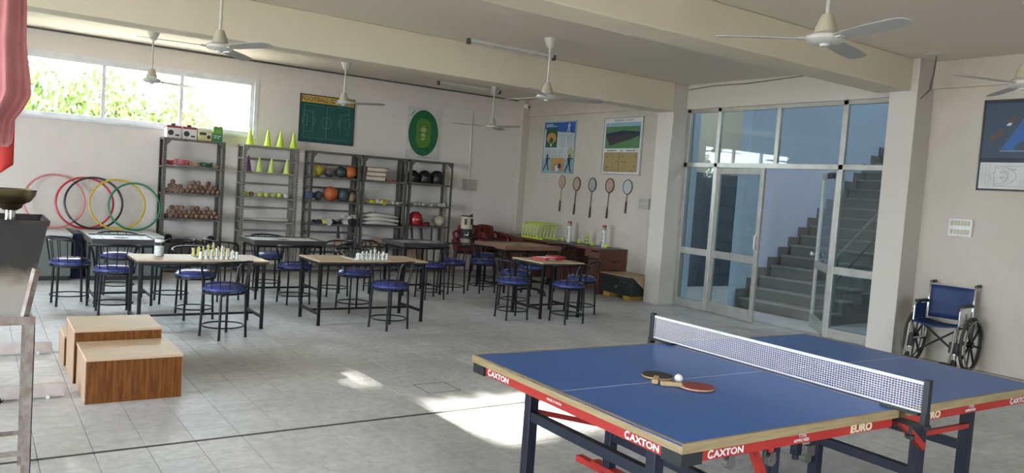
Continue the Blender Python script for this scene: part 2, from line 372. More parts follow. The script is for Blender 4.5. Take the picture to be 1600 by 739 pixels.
# ---- stair hall beyond
struct(boxo('floor_hall', 'stone_tile', (XR+.15, 2.3, -.2, 17.2, 15, 0)), 'grey floor of the stair hall')
HZ = 6.2
struct(MB().box(10.3, 8.3, 0, 17, 8.5, HZ).build('wall_stair', 'hall_paint', smooth=False), 'pale blue wall beside the staircase')
struct(MB().box(9.9, 10.6, 0, 13.05, 10.8, HZ).build('wall_hall', 'hall_beige', smooth=False), 'beige hall wall behind the left glass panels')
paint('slate_tone', (.13, .15, .18), (.09, .10, .12), .5)  # dark tone covering the lower part of the hall wall
struct(boxo('trim_7', 'slate_tone', (9.9, 10.58, 0, 13.05, 10.6, 2.25)), 'dark slate sheet over the lower hall wall')
struct(MB().box(17, 2.3, 0, 17.2, 15, HZ).build('wall_hall_far', 'hall_paint', smooth=False))
struct(MB().box(XR-.3, 15, -.2, 17.2, 15.2, HZ).box(XR+.15, 2.1, 0, 17.2, 2.3, 4.6).box(XR+.15, 2.1, 5.9, 17.2, 2.3, HZ).box(XR+.15, 2.1, 4.6, 12.6, 2.3, 5.9).box(14.0, 2.1, 4.6, 17.2, 2.3, 5.9).box(XR, 2.1, 3.5, XR+.15, 15.2, HZ).build('wall_hall_side', 'hall_paint', smooth=False))
struct(MB().box(XR, 2.1, HZ, 17.2, 8.55, HZ+.1).box(XR, 9.6, HZ, 17.2, 15.2, HZ+.1).box(10.9, 8.55, HZ, 17.2, 10.5, HZ+.1).build('ceiling_hall', 'ceiling_paint', smooth=False))
portal((10.15, 9.08, HZ+.12), (1.5, 1.05), (0, 0, 0))
struct(boxo('wall_pillar', 'hall_paint', (9.62, 8.90, 0, 9.76, 9.2, 3.5)), 'pale blue pillar behind the left glass panel')
portal((13.3, 2.05, 5.25), (1.4, 1.3), (R(90), 0, 0))
st = empty('floor_stair', (10.3, 0, 0)); struct(st, 'stone staircase rising beyond the open glass door')
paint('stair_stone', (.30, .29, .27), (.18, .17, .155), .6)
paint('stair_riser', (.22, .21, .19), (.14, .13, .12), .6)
for i in range(16):
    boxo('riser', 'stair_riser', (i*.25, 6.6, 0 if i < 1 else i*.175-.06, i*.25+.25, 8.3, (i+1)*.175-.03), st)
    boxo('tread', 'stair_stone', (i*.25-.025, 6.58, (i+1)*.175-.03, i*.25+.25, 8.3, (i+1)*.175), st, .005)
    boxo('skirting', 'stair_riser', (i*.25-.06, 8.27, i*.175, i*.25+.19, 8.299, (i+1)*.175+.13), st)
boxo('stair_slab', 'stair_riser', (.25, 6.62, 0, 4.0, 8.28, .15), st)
hr = tag(empty('handrail', (10.3, 6.66, 0)), 'grey metal stair handrail seen through the right glass pane', 'handrail')
MB().tube([(.1, 0, 1.0), (3.8, 0, 3.6)], .022).build('rail', 'steel_rack_pale', hr); MB().tube([(.1, 0, .62), (3.8, 0, 3.2)], .014).build('rail', 'steel_rack', hr)
for i in (0, 5, 10): MB().tube([(.13+i*.25, 0, (i+1)*.175), (.13+i*.25, 0, 1.02+i*.175)], .016).build('post', 'steel_rack', hr)

# ---- trees outside the rear window
mat('leaf_a', (.13, .20, .035), .6, c2=(.065, .115, .02), scale=3); mat('leaf_b', (.17, .22, .05), .6, c2=(.08, .125, .025), scale=3); mat('bark', (.16, .11, .07), .9)
def tree(x, y, h, rx, rz, label, m, n):
    t = tag(empty('leafy_tree', (x, y, -.2)), label, 'tree', 'trees outside the rear window')
    MB().tube([(0, 0, 0), (.05, 0, h*.4), (0, .05, h*.75)], [.12, .09, .04]).build('trunk', 'bark', t)
    f = MB()
    for _ in range(n):
        a = random.uniform(0, 6.283); e = random.uniform(-1, 1); rr = random.random()**.4
        p = Vector((rx*rr*math.sqrt(1-e*e)*math.cos(a), rx*.7*rr*math.sqrt(1-e*e)*math.sin(a), h - rz + rz*rr*e))
        q = Euler((random.uniform(0, 6), random.uniform(0, 6), random.uniform(0, 6))).to_matrix(); s_ = random.uniform(.05, .10)
        f.add([p + q @ Vector(k) for k in ((-s_, 0, 0), (0, -s_*.5, .01), (s_, 0, 0), (0, s_*.5, .01))], [(0, 1, 2, 3)])
    o = f.build('foliage', m, t, smooth=False); o['kind'] = 'stuff'
tree(.5, 17.2, 3.75, 1.5, 1.7, 'green leafy tree behind the left pane of the rear window', 'leaf_a', 5200)
tree(2.2, 17.6, 3.7, 1.1, 1.6, 'yellow-green leafy tree behind the middle pane of the rear window', 'leaf_b', 4200)
tree(3.5, 17.3, 3.5, .7, 1.2, 'pale leafy tree behind the right pane of the rear window', 'leaf_b', 1500)

# unseen tree added to block the low sun; two gaps shape the sun patches
tt_ = tag(empty('sun_blocker_tree', (-1.4, 25.25, -.2)), 'unseen tree added behind the building to block the low sun', 'tree')
MB().tube([(0, 0, 0), (.1, 0, 4), (.9, .1, 6.1), (3.4, .1, 6.9)], [.3, .24, .15, .06]).build('trunk', 'bark', tt_)
f = MB()
for _ in range(17000):
    x = random.uniform(.7, 5.9); z = random.uniform(5.75, 7.95)
    wx = -1.4+x; wz = z-.2-.33*12          # where the sun ray through here meets the rear window
    if 2.60 < wx < 3.78 and 2.72 < wz < 3.02: continue
    if 2.30 < wx < 2.60 and 2.37 < wz < 2.50 and random.random() < .72: continue
    q = Euler((R(90)+random.uniform(-.7, .7), random.uniform(0, 6), random.uniform(-.7, .7))).to_matrix(); s_ = random.uniform(.05, .08); p = Vector((x, random.uniform(-.12, .12), z))
    f.add([p + q @ Vector(k) for k in ((-s_, 0, 0), (0, -s_*.7, .01), (s_, 0, 0), (0, s_*.7, .01))], [(0, 1, 2, 3)])
o = f.build('foliage', 'leaf_a', tt_, smooth=False); o['kind'] = 'stuff'

# ================================================================ WALL FITTINGS
def lamp_tube(x0, x1, y, label):
    t = tag(empty('tube_light', ((x0+x1)/2, y, ZC)), label, 'light'); h = (x1-x0)/2
    boxo('batten', 'white_plastic', (-h, -.02, -.035, h, .02, 0), t, .003)
    MB().cyl((-h+.04, 0, -.055), (h-.04, 0, -.055), .014).build('tube', 'fan_white', t)
    for s in (-1, 1): boxo('end_cap', 'steel_rack', (s*h-.02, -.022, -.07, s*h+.02, .022, 0), t)
lamp_tube(5.03, 6.37, 8.5, 'unlit tube light on the ceiling beside the fan with a conical rose')
lamp_tube(6.75, 8.05, 12.35, 'unlit tube light on the ceiling near the rear wall')
# ceiling fans
def blade_mesh(me_name, L=.58):
    b = MB(); pr = [(0, .045), (.08, .062), (.3, .07), (.52, .066), (.57, .04), (L, 0)]
    top = [(.13+x, w_) for x, w_ in pr] + [(.13+x, -w_) for x, w_ in reversed(pr[:-1])]
    M = Matrix.Rotation(R(-9), 3, 'X')
    b.prism(top, .006, M); return b
def fan(x, y, z, a, label, canopy=True):
    f = tag(empty('ceiling_fan', (x, y, z), R(a)), label, 'fan', 'ceiling fans')
    MB().lathe([(.0001, -.045), (.03, -.045), (.035, -.03), (.10, -.022), (.125, -.005), (.125, .018), (.10, .035), (.06, .05)], 24).build('motor', 'fan_white', f)
    MB().lathe([(.075, .045), (.07, .075), (.05, .13), (.035, .165), (.02, .17)], 20).build('lower_cup', 'fan_cream', f)
    MB().cyl((0, 0, .16), (0, 0, ZC-z-.01), .013).build('down_rod', 'fan_white', f)
    if canopy: MB().lathe([(.02, ZC-z-.12), (.045, ZC-z-.10), (.075, ZC-z-.02), (.08, ZC-z)], 20).build('canopy', 'fan_white', f)
    for k in range(3):
        b = blade_mesh('blade').build('blade', 'fan_grey', f, rot=(0, 0, R(120*k)), loc=(0, 0, .0), smooth=False)
        sb = MB().box(.09, -.02, -.006, .17, .02, .01).build('blade_iron', 'fan_white', b, smooth=False)
fan(1.89, 7.79, 2.78, 53, 'cream ceiling fan above the left chess table, largest on the left', True)
fan(2.03, 12.05, 2.81, 20, 'small cream ceiling fan in front of the rear window')
fan(4.856, 11.98, 2.84, -50, 'ceiling fan hanging in front of the football poster')
fan(5.655, 7.63, 2.78, 98, 'white ceiling fan with conical rose beside the tube light')
fan(7.73, 12.03, 2.76, 40, 'ceiling fan hanging near the rear right corner')
fan(4.66, 3.22, 2.78, 14, 'large white ceiling fan above the table tennis table')
fan(7.0, 2.97, 2.78, 42, 'ceiling fan cut by the right edge of the picture')
# loose fan rose with hanging wires by the second pillar
lr = tag(empty('ceiling_rose', (8.80, 4.66, ZC)), 'round ceiling rose with loose wires beside the wheelchair pillar', 'ceiling rose')
MB().lathe([(.10, -.012), (.11, 0)], 20).lathe([(.10, 0), (.10, -.012), (.05, -.02), (.0001, -.02)], 20).build('plate', 'fan_white', lr)
for k in range(3): MB().tube([(.01*k, 0, -.02), (.03+.012*k, .03, -.2), (.08, .08-.012*k, -.38), (.13, .20, -.47)], .005, 6).build('wire', 'steel_rack', lr)
tag(MB().tube([(8.90, 8.70, 3.03), (8.905, 8.69, 2.9), (8.90, 8.70, 2.75), (8.91, 8.69, 2.62)], .008, 6).build('white_cable', 'white_plastic'), 'short white cable hanging at the top of the trunk-side pillar', 'cable')
tag(MB().tube([(9.205, 8.70, 3.40), (9.20, 8.2, 3.43), (9.205, 7.6, 3.42), (9.20, 6.6, 3.455), (9.205, 5.5, 3.46)], .006, 6).build('dark_cable', 'steel_rack'), 'thin dark cable running along the lintel above the glass partition', 'cable')
def switch_board(loc, rz, w_, h_, label, rows=1, m='white_plastic', n=6):
    s = tag(empty('switch_board', loc, rz), label, 'switch board')
    boxo('box', m, (-w_/2, -.04, -h_/2, w_/2, 0, h_/2), s, .004)
    for r_ in range(rows):
        zc = h_/2 - h_*(r_+.5)/rows
        for k in range(n):
            xx = -w_*.42 + w_*.84*(k+.5)/n
            boxo('switch', 'fan_cream', (xx-w_*.05, -.047, zc-h_/rows*.27, xx+w_*.05, -.04, zc+h_/rows*.27), s, .001)
    return s
mat('board_grey', (.46, .44, .40), .5)
switch_board((8.06, YB, 1.69), 0, .30, .22, 'pale switch board with conduit on the rear wall above the red chairs', 2, 'board_grey', 4)
MB().tube([(8.05, YB-.012, 1.79), (8.03, YB-.012, 3.15)], .012).build('conduit', 'wall_back_paint', bpy.data.objects['switch_board'], loc=(-8.06, -YB, -1.69))
switch_board((XR, 9.555, 1.57), R(-90), .24, .18, 'small grey switch board beside the last racquet on the right wall', 2, 'board_grey', 4)
switch_board((XR, 4.43, 1.57), R(-90), .26, .20, 'white switch board on the wall above the wheelchair', 2, 'white_plastic', 6)
cc = tag(empty('security_camera', (9.17, 13.06, 3.36)), 'small white dome security camera in the rear right corner', 'camera')
MB().cyl((0, 0, 0), (0, -.05, -.01), .05, .045).build('bracket', 'white_plastic', cc); MB().sphere((0, -.07, -.02), .045).build('dome', 'white_plastic', cc); MB().cyl((0, -.105, -.025), (0, -.118, -.028), .02).build('lens', 'black_rubber', cc)

# ================================================================ TABLE TENNIS TABLE
mat('tt_blue', (.030, .13, .45), .33, c2=(.025, .115, .40), scale=2.2, spec=.45); wood('plywood', (.38, .29, .15), (.25, .18, .09), 6, (1, 1, 14))
mat('tt_red', (.42, .025, .018), .42); mat('tt_navy', (.008, .012, .028), .4); mat('white_paint', (.8, .8, .78), .5); mat('cap_black', (.012, .016, .018), .45)
mat('wheel_grey', (.16, .14, .13), .5, .4)
TT = tag(empty('table_tennis_table', (2.169, 3.416, 0), -1.602), 'blue table tennis table with red apron and plywood edge', 'table')
GAP = .010
mat('net_band_pale', (.50, .45, .36), .6)
def tt_half(v0, v1, outer_v, mirror):
    top = boxo('tabletop', 'tt_blue', (.004, v0, .752, 1.521, v1, .76), TT)
    boxo('plywood_core', 'plywood', (0, v0, .724, 1.525, v1, .752), top)
    for b in ((0, v0, .752, .014, v1, .7612), (1.511, v0, .752, 1.525, v1, .7612)): boxo('edge_band', 'plywood', b, top)
    ev = (outer_v, outer_v+.014) if not mirror else (outer_v-.014, outer_v)
    boxo('edge_band', 'plywood', (.014, ev[0], .752, 1.511, ev[1], .7612), top)
    iv0 = (v1-.006, v1) if not mirror else (v0, v0+.006)
    boxo('edge_band', 'net_band_pale', (.014, iv0[0], .752, 1.511, iv0[1], .7606), top)
    boxo('centre_line', 'white_paint', (.761, v0+.012, .76, .764, v1-.012, .7604), top)
    for b in ((.018, v0+.02, .678, .03, v1-.02, .724), (1.495, v0+.02, .678, 1.507, v1-.02, .724)): boxo('apron', 'tt_red', b, TT)
    ov = (outer_v+.018, outer_v+.03) if not mirror else (outer_v-.03, outer_v-.018)
    boxo('apron', 'tt_red', (.03, ov[0], .678, 1.495, ov[1], .724), TT)
    iv = (v1-.03, v1-.018) if not mirror else (v0+.018, v0+.03)
    boxo('apron', 'tt_red', (.03, iv[0], .678, 1.495, iv[1], .724), TT)
    for uu in (0, 1):
        cu = 0 if uu == 0 else 1.525; s = 1 if uu == 0 else -1; t = -1 if mirror else 1
        c = MB(); a = [(cu+s*.008, outer_v+t*.008), (cu+s*.115, outer_v+t*.008), (cu+s*.115, outer_v+t*.03), (cu+s*.03, outer_v+t*.115), (cu+s*.008, outer_v+t*.115)]
        c.prism(a, .052, None, (0, 0, .672)); c.build('corner_cap', 'cap_black', TT, smooth=False, fix=True)
tt_half(0, 1.37-GAP/2, 0, False); tt_half(1.37+GAP/2, 2.74, 2.74, True)
def leg(u, v, z0=.03, z1=.70, w_=.055): 
    l = boxo('leg', 'tt_navy', (u-w_/2, v-w_/2, z0, u+w_/2, v+w_/2, z1), TT, .004)
    MB().cyl((u, v, 0), (u, v, .03), .022).build('foot', 'black_rubber', l)
for u, v in ((.215, .25), (1.137, .25), (.225, .80), (1.29, .80), (1.385, 1.80), (.82, 1.80), (1.345, 2.34), (.30, 2.34)): leg(u, v)
for (u0, v0), (u1, v1), z in (((.215, .25), (1.137, .25), .475), ((.225, .80), (1.29, .80), .31), ((.82, 1.80), (1.385, 1.80), .36), ((.30, 2.34), (1.345, 2.34), .42)):
    boxo('crossbar', 'tt_navy', (u0, v0-.02, z-.025, u1, v1+.02, z+.025), TT, .003)
def red_bar(a, b, w_=.02): return MB().bar(a, b, w_, w_*1.3).build('brace', 'tt_red', TT, smooth=False)
red_bar((.225, .25, .50), (.235, .80, .36)); red_bar((1.30, .80, .36), (1.34, .56, .70), .028)
red_bar((1.39, 1.80, .56), (1.36, 2.34, .54), .02); red_bar((1.41, 1.80, .50), (1.44, 1.48, .70), .026)
MB().box(.10, .77, .10, .36, .83, .13).box(.21, .785, .13, .245, .815, .2).build('foot_bar', 'tt_red', TT, smooth=False)
boxo('foot_bar', 'tt_red', (-.05, .78, .075, .65, .83, .11), TT, .003)
def caster(u, v, z):
    c = MB().cyl((u, v, z+.03), (u, v, .68), .012).build('caster_stem', 'tt_red', TT)
    MB().box(u-.016, v-.02, z-.005, u-.010, v+.014, z+.035).box(u+.010, v-.014, z-.005, u+.016, v+.014, z+.035).build('fork', 'wheel_grey', c, smooth=False)
    MB().cyl((u-.011, v, z), (u+.011, v, z), .025, n=20).build('wheel', 'wheel_grey', c)
caster(1.40, .40, .60); caster(1.44, .60, .60)
MB().cyl((.82-.012, 1.72, .26), (.82+.012, 1.72, .26), .03, n=16).box(.805, 1.70, .27, .835, 1.8, .33).build('stowed_wheel', 'wheel_grey', TT)
# lettering on the apron (flat letters fixed on the red metal)
AB = (R(90), 0, 0)           # end facing the near left
BD = (R(90), 0, R(90))       # long side facing the camera
def logo(u0, rot, at, flip=1):
    pass
def caxton(side, s0, h=.036):
    if side == 'AB':
        f = lambda s, z: (s, .0165, z); rot = AB
    else:
        f = lambda s, z: (1.5085, s, z); rot = BD
    text('lettering', 'C', 'white_paint', TT, h*1.25, f(s0, .684), rot, .0012, sx=.95)
    text('lettering', 's', 'white_paint', TT, h*.5, f(s0+.018, .686), rot, .0006)
    text('lettering', 'AXTON', 'white_paint', TT, h*1.02, f(s0+.034, .686), rot, .0012, sx=1.25)
caxton('AB', .14); caxton('AB', 1.195); caxton('BD', .15); caxton('BD', 2.43)
text('lettering', 'MADE IN INDIA', 'white_paint', TT, .016, (.66, .0165, .695), AB, .0002)
for s0 in (.66, 1.99):
    text('lettering', 'T.T.F.I.', 'white_paint', TT, .018, (1.5085, s0+.02, .704), BD, .0002); text('lettering', 'APPROVED', 'white_paint', TT, .018, (1.5085, s0-.01, .686), BD, .0002, sx=1.1)
mat('cream_letter', (.74, .68, .45), .5)
for s0 in (1.03, 1.59): text('lettering', 'EURO', 'cream_letter', TT, .048, (1.5085, s0, .685), BD, .0022, sx=1.25)
# net set
NET = tag(empty('table_tennis_net', tuple(TT.matrix_basis @ Vector((0, 1.37, .76))), -1.602), 'white topped net with black posts clamped across the blue table', 'net')
mat('net_cord', (.60, .57, .63), .8); mat('net_band', (.78, .77, .72), .7)
for u, s in ((-.115, -1), (1.64, 1)):
    boxo('post', 'cap_black', (u-.014, -.014, -.03, u+.014, .014, .165), NET, .003)
    cl = MB().box(min(u-s*.02, u-s*.20), -.028, .0015, max(u-s*.02, u-s*.20), .028, .012).box(min(u+s*.02, u-s*.2), -.02, -.055, max(u+s*.02, u-s*.2), .02, -.037).box(u-.012, -.02, -.055, u+.012, .02, .012)
    cl.build('clamp', 'cap_black', NET, smooth=False)
    MB().cyl((u-s*.06, 0, -.055), (u-s*.06, 0, -.10), .008).cyl((u-s*.06, 0, -.10), (u-s*.06, 0, -.115), .022).build('clamp_screw', 'cap_black', NET)
MB().box(-.10, -.003, .1375, 1.625, .003, .1525).build('top_band', 'net_band', NET, smooth=False)
MB().box(-.10, -.0015, .012, 1.625, .0015, .018).build('bottom_cord', 'net_band', NET, smooth=False)
nm = MB()
for i in range(125):
    x = -.10+1.725*i/124; nm.box(x-.0016, -.0012, .015, x+.0016, .0012, .14)
for k in range(11):
    z = .02+.0108*k; nm.box(-.10, -.0014, z-.0017, 1.625, .0014, z+.0017)
nmo = nm.build('net_mesh', 'net_cord', NET, smooth=False); nmo['kind'] = 'stuff'
# bats and ball
mat('bat_red', (.30, .045, .035), .6); mat('bat_black', (.035, .032, .026), .6); wood('bat_wood', (.55, .38, .20), (.42, .28, .14), 8, (1, 6, 6)); mat('ball_white', (.85, .83, .78), .45)
def bat(u, v, ang, z, m, label):
    b = tag(empty('table_tennis_bat', tuple(TT.matrix_basis @ Vector((u, v, z))), -1.602+ang), label, 'bat')
    n = 28; blade = [(.077*math.cos(2*math.pi*i/n), .082*math.sin(2*math.pi*i/n)) for i in range(n)]
    MB().prism(blade, .006, None, (0, 0, .002)).build('blade', 'bat_wood', b, fix=True)
    rub = [(x*.985, max(y*.985, -.062)) for x, y in blade]
    MB().prism(rub, .002, None, (0, 0, .008)).build('rubber', m, b, fix=True); MB().prism(rub, .002).build('rubber', m, b, fix=True)
    MB().prism([(-.013, -.07), (-.012, -.12), (-.016, -.17), (.016, -.17), (.012, -.12), (.013, -.07)], .021, None, (0, 0, -.002 if z > .77 else 0)).build('handle', 'bat_wood', b, bevel=.004, fix=True)
bat(.925, .69, R(-34), .7625, 'bat_red', 'table tennis bat with dull red rubber on the blue table')
bat(.69, .66, R(43), .7625, 'bat_black', 'dark table tennis bat lying behind the red bat')
tb = MB().sphere((0, 0, 0), .02, 20, 12).build('table_tennis_ball', 'ball_white', loc=tuple(TT.matrix_basis @ Vector((.80, .69, .7805+.012))))
tag(tb, 'white table tennis ball resting between the two bats', 'ball')
tb.location = TT.matrix_basis @ Vector((.805, .69, .7803))

# ================================================================ CHAIRS
def make_chair():
    c = empty('tub_chair', (0, 0, 0))       # faces +y
    MB().lathe([(.0001, .455), (.185, .455), (.212, .472), (.212, .492), (.18, .522), (.10, .537), (.0001, .54)], 28).build('seat', 'blue_vinyl', c)
    MB().ring((0, 0, .445), .198, .011, k=28).build('seat_ring', 'black_metal', c)
    MB().ring((0, 0, .115), .195, .008, k=28, n=6).build('foot_ring', 'black_metal', c)
    for sx in (-1, 1):
        for sy in (-1, 1):
            l = MB().tube([(sx*.14, sy*.14, .45), (sx*.152, sy*.152, .006)], .0125, 8).build('leg', 'black_metal', c)
            MB().cyl((sx*.152, sy*.152, 0), (sx*.152, sy*.152, .012), .015, n=8).build('leg_tip', 'black_rubber', l)
    pts = []
    def rim(a, z, r): return (r*math.sin(a), -r*math.cos(a), z)      # a=0 is the rear
    A = 1.95
    pts = [rim(-A-.02, .445, .200), rim(-A, .56, .208), rim(-A+.02, .655, .222), rim(-A+.12, .70, .232), rim(-A+.28, .725, .24)]
    for i in range(13): 
        a = -A+.45 + (2*A-.9)*i/12; pts.append(rim(a, .735+.025*math.cos(a), .247))
    pts += [rim(A-.28, .725, .24), rim(A-.12, .70, .232), rim(A-.02, .655, .222), rim(A, .56, .208), rim(A+.02, .445, .200)]
    MB().tube(pts, .0115, 8).build('top_rail', 'black_metal', c)
    for i in range(7):
        a = -1.25+2.5*i/6
        MB().tube([rim(a, .445, .198), rim(a, .735+.025*math.cos(a), .247)], .0055, 6).build('spindle', 'black_metal', c)
    return c
chair0 = make_chair(); _first = [True]
def chair(x, y, face, label):
    o = chair0 if _first[0] else copy_tree(chair0)
    _first[0] = False
    o.location = (x, y, 0); o.rotation_euler = (0, 0, R(face-90)); tag(o, label, 'chair', 'blue seated tub chairs')
cb = 'black tub chair with blue seat '
chair(.93, 10.02, 5, cb+'left of the leftmost carrom board')
chair(1.52, 10.80, 265, cb+'behind the leftmost carrom board')
chair(1.29, 9.37, 88, cb+'in front of the leftmost carrom board')
chair(2.00, 10.02, 180, cb+'right of the leftmost carrom board')
chair(2.03, 8.93, 275, cb+'behind the chess table with yellowish pieces')
chair(2.06, 7.84, 112, cb+'in front of the chess table with yellowish pieces')
chair(2.62, 10.15, 20, cb+'left of the pale topped carrom table')
chair(3.44, 10.95, 265, cb+'behind the pale topped carrom table')
chair(3.41, 9.72, 95, cb+'in front of the pale topped carrom table')
chair(4.18, 10.32, 180, cb+'right of the pale topped carrom table')
chair(3.93, 9.03, 280, cb+'behind the chess table with white pieces')
chair(3.87, 7.89, 105, cb+'in front of the chess table with white pieces')
chair(4.92, 10.50, 350, cb+'left of the dark carrom board')
chair(5.46, 9.86, 90, cb+'in front of the dark carrom board')
chair(6.08, 10.33, 185, cb+'right of the dark carrom board')
chair(6.66, 10.36, 5, cb+'left of the brown carrom board')
chair(7.30, 11.36, 268, cb+'behind the brown carrom board')
chair(8.34, 10.62, 185, cb+'between the brown carrom board and the wall desk')
chair(5.72, 8.15, 355, cb+'left of the small table with the red box')
chair(6.32, 8.96, 275, cb+'behind the small table with the red box')
chair(6.30, 7.74, 92, cb+'in front of the small table with the red box')
chair(6.99, 8.32, 178, cb+'right of the small table with the red box')
# swivel stool partly hidden by the brown carrom board
ss = tag(empty('swivel_chair', (7.34, 9.98, 0)), 'dark blue swivel stool on castors before the brown carrom board', 'stool')
MB().lathe([(.0001, .42), (.19, .42), (.205, .44), (.20, .47), (.12, .49), (.0001, .492)], 24).build('seat', 'blue_vinyl', ss)
MB().cyl((0, 0, .1), (0, 0, .42), .025).build('column', 'black_metal', ss)
for k in range(5):
    a = 2*math.pi*k/5+.3; p = (.25*math.cos(a), .25*math.sin(a))
    l = MB().tube([(0, 0, .11), (p[0], p[1], .07)], .016, 8).build('base_arm', 'black_metal', ss)
    MB().cyl((p[0]-.012, p[1], .025), (p[0]+.012, p[1], .025), .025, n=12).cyl((p[0], p[1], .03), (p[0], p[1], .07), .008).build('castor', 'black_rubber', l)

# ================================================================ CHESS TABLES
def chess_table(x0, y0, x1, y1, h, label):
    t = tag(empty('chess_table', (x0, y0, 0)), label, 'table'); W_, D_ = x1-x0, y1-y0
    top = boxo('tabletop', 'pale_wood', (0, 0, h-.022, W_, D_, h), t, .002)
    boxo('edge_band', 'table_edge', (-.003, -.003, h-.03, W_+.003, D_+.003, h-.012), t)
    boxo('apron', 'black_metal', (.03, .03, h-.055, W_-.03, D_-.03, h-.03), t)
    for x in (.035, W_-.035):
        for y in (.035, D_-.035):
            l = boxo('leg', 'black_metal', (x-.016, y-.016, .008, x+.016, y+.016, h-.03), t, .003)
            boxo('foot', 'black_rubber', (x-.017, y-.017, 0, x+.017, y+.017, .012), l)
        boxo('side_stretcher', 'black_metal', (x-.011, .05, .115, x+.011, D_-.05, .145), t)
    boxo('long_stretcher', 'black_metal', (.05, D_/2-.011, .12, W_-.05, D_/2+.011, .142), t)
chess_table(1.31, 8.10, 2.56, 8.70, .72, 'long pale wooden table with black legs carrying the yellowish chess set')
chess_table(3.13, 8.15, 4.47, 8.80, .72, 'long pale wooden table with black legs carrying the white chess set')
mat('chess_white', (.80, .79, .74), .35); mat('chess_yellow', (.68, .62, .25), .4); mat('chess_black', (.02, .02, .02), .35); mat('chess_dark_sq', (.03, .05, .04), .5); mat('chess_light_sq', (.70, .69, .64), .5)
PROF = {
 'pawn': [(.015, 0), (.015, .006), (.008, .012), (.005, .030), (.009, .032), (.005, .036), (.0085, .044), (.0085, .048), (.004, .054), (.0001, .055)],
 'rook': [(.017, 0), (.017, .008), (.011, .014), (.009, .040), (.013, .046), (.013, .060), (.008, .060), (.008, .054), (.0001, .054)],
 'knight': [(.017, 0), (.017, .008), (.010, .014), (.009, .028), (.012, .032), (.0001, .033)],
 'bishop': [(.017, 0), (.017, .008), (.009, .014), (.006, .045), (.012, .048), (.006, .052), (.010, .062), (.006, .074), (.003, .080), (.0001, .082)],
 'queen': [(.018, 0), (.018, .009), (.010, .016), (.007, .058), (.013, .062), (.008, .066), (.013, .084), (.006, .084), (.004, .090), (.0001, .092)],
 'king': [(.018, 0), (.018, .009), (.010, .016), (.007, .064), (.014, .068), (.009, .072), (.013, .090), (.005, .093), (.0001, .094)]}
PM = {}
def piece(kind, m, loc, label, group):
    if (kind, m) not in PM:
        b = MB().lathe([(r*1.25, z*1.25) for r, z in PROF[kind]], 10)
        if kind == 'king': b.box(-.003, -.003, .115, .003, .003, .14).box(-.009, -.003, .126, .009, .003, .132)
        if kind == 'knight': b.prism([(-.014, 0), (.012, 0), (.014, .03), (.022, .022), (.024, .032), (.012, .05), (.004, .058), (-.008, .046), (-.016, .02)], .012, Matrix(((1, 0, 0), (0, 0, -1), (0, 1, 0))), (0, .006, .038))
        o = b.build('chess_'+kind, m); PM[(kind, m)] = o.data
    else:
        o = bpy.data.objects.new('chess_'+kind, PM[(kind, m)]); C.objects.link(o)
    o.location = loc; o.rotation_euler = (0, 0, random.uniform(-.6, .6)); tag(o, label, 'chess piece', group)
def chess_set(x, y, z, near_m, near_w, far_m, tone, where):
    b = tag(empty('chess_board', (x, y, z)), 'chequered chess board under the %s and %s pieces' % (near_w, tone), 'chess board')
    base = boxo('base', 'chess_light_sq', (0, 0, 0, .44, .44, .006), b)
    s = .05
    dk = None
    for i in range(8):
        for j in range(8):
            if (i+j) % 2 == 0:
                if dk is None: dk = MB().box(-s/2, -s/2, 0, s/2, s/2, .0012).build('square', 'chess_dark_sq', b, smooth=False); o = dk
                else: o = bpy.data.objects.new('square', dk.data); C.objects.link(o); o.parent = b
                o.location = (.02+s*(i+.5), .02+s*(j+.5), .006)
    order = ['rook', 'knight', 'bishop', 'queen', 'king', 'bishop', 'knight', 'rook']
    zt = z+.0072
    g = 'chess pieces on the %s set' % tone
    for k in range(8):
        cx = x+.02+s*(k+.5); side = '' if k in (3, 4) else ('left ' if k < 4 else 'right ')
        for row, m_, word in ((0, near_m, near_w), (7, far_m, tone)):
            pr_ = 1 if row == 0 else 6
            piece(order[k], m_, (cx, y+.02+s*(row+.5), zt), '%s%s chess %s on the %s' % (side, word, order[k], where), g)
            piece('pawn', m_, (cx, y+.02+s*(pr_+.5), zt), '%s chess pawn before the %s%s on the %s' % (word, side, order[k], where), g)
chess_set(1.86, 8.14, .72, 'chess_white', 'white', 'chess_yellow', 'yellowish', 'table nearest the podium')
chess_set(3.585, 8.22, .72, 'chess_white', 'white', 'chess_black', 'black', 'table before the ball racks')
# clear plastic jar
glass_mat('jar_plastic', (.90, .92, .92))
jr = tag(empty('plastic_jar', (1.57, 8.50, .72)), 'clear plastic jar standing on the left chess table', 'jar')
MB().lathe([(.0001, 0), (.048, 0), (.05, .01), (.05, .12), (.042, .135), (.042, .15)], 20).build('body', 'jar_plastic', jr)
MB().lathe([(.0001, .004), (.046, .004), (.046, .10), (.0001, .10)], 20).build('contents', mat('jar_fill', (.72, .73, .73), .6), jr)
MB().lathe([(.044, .142), (.044, .165), (.0001, .165)], 20).build('lid', 'white_plastic', jr)

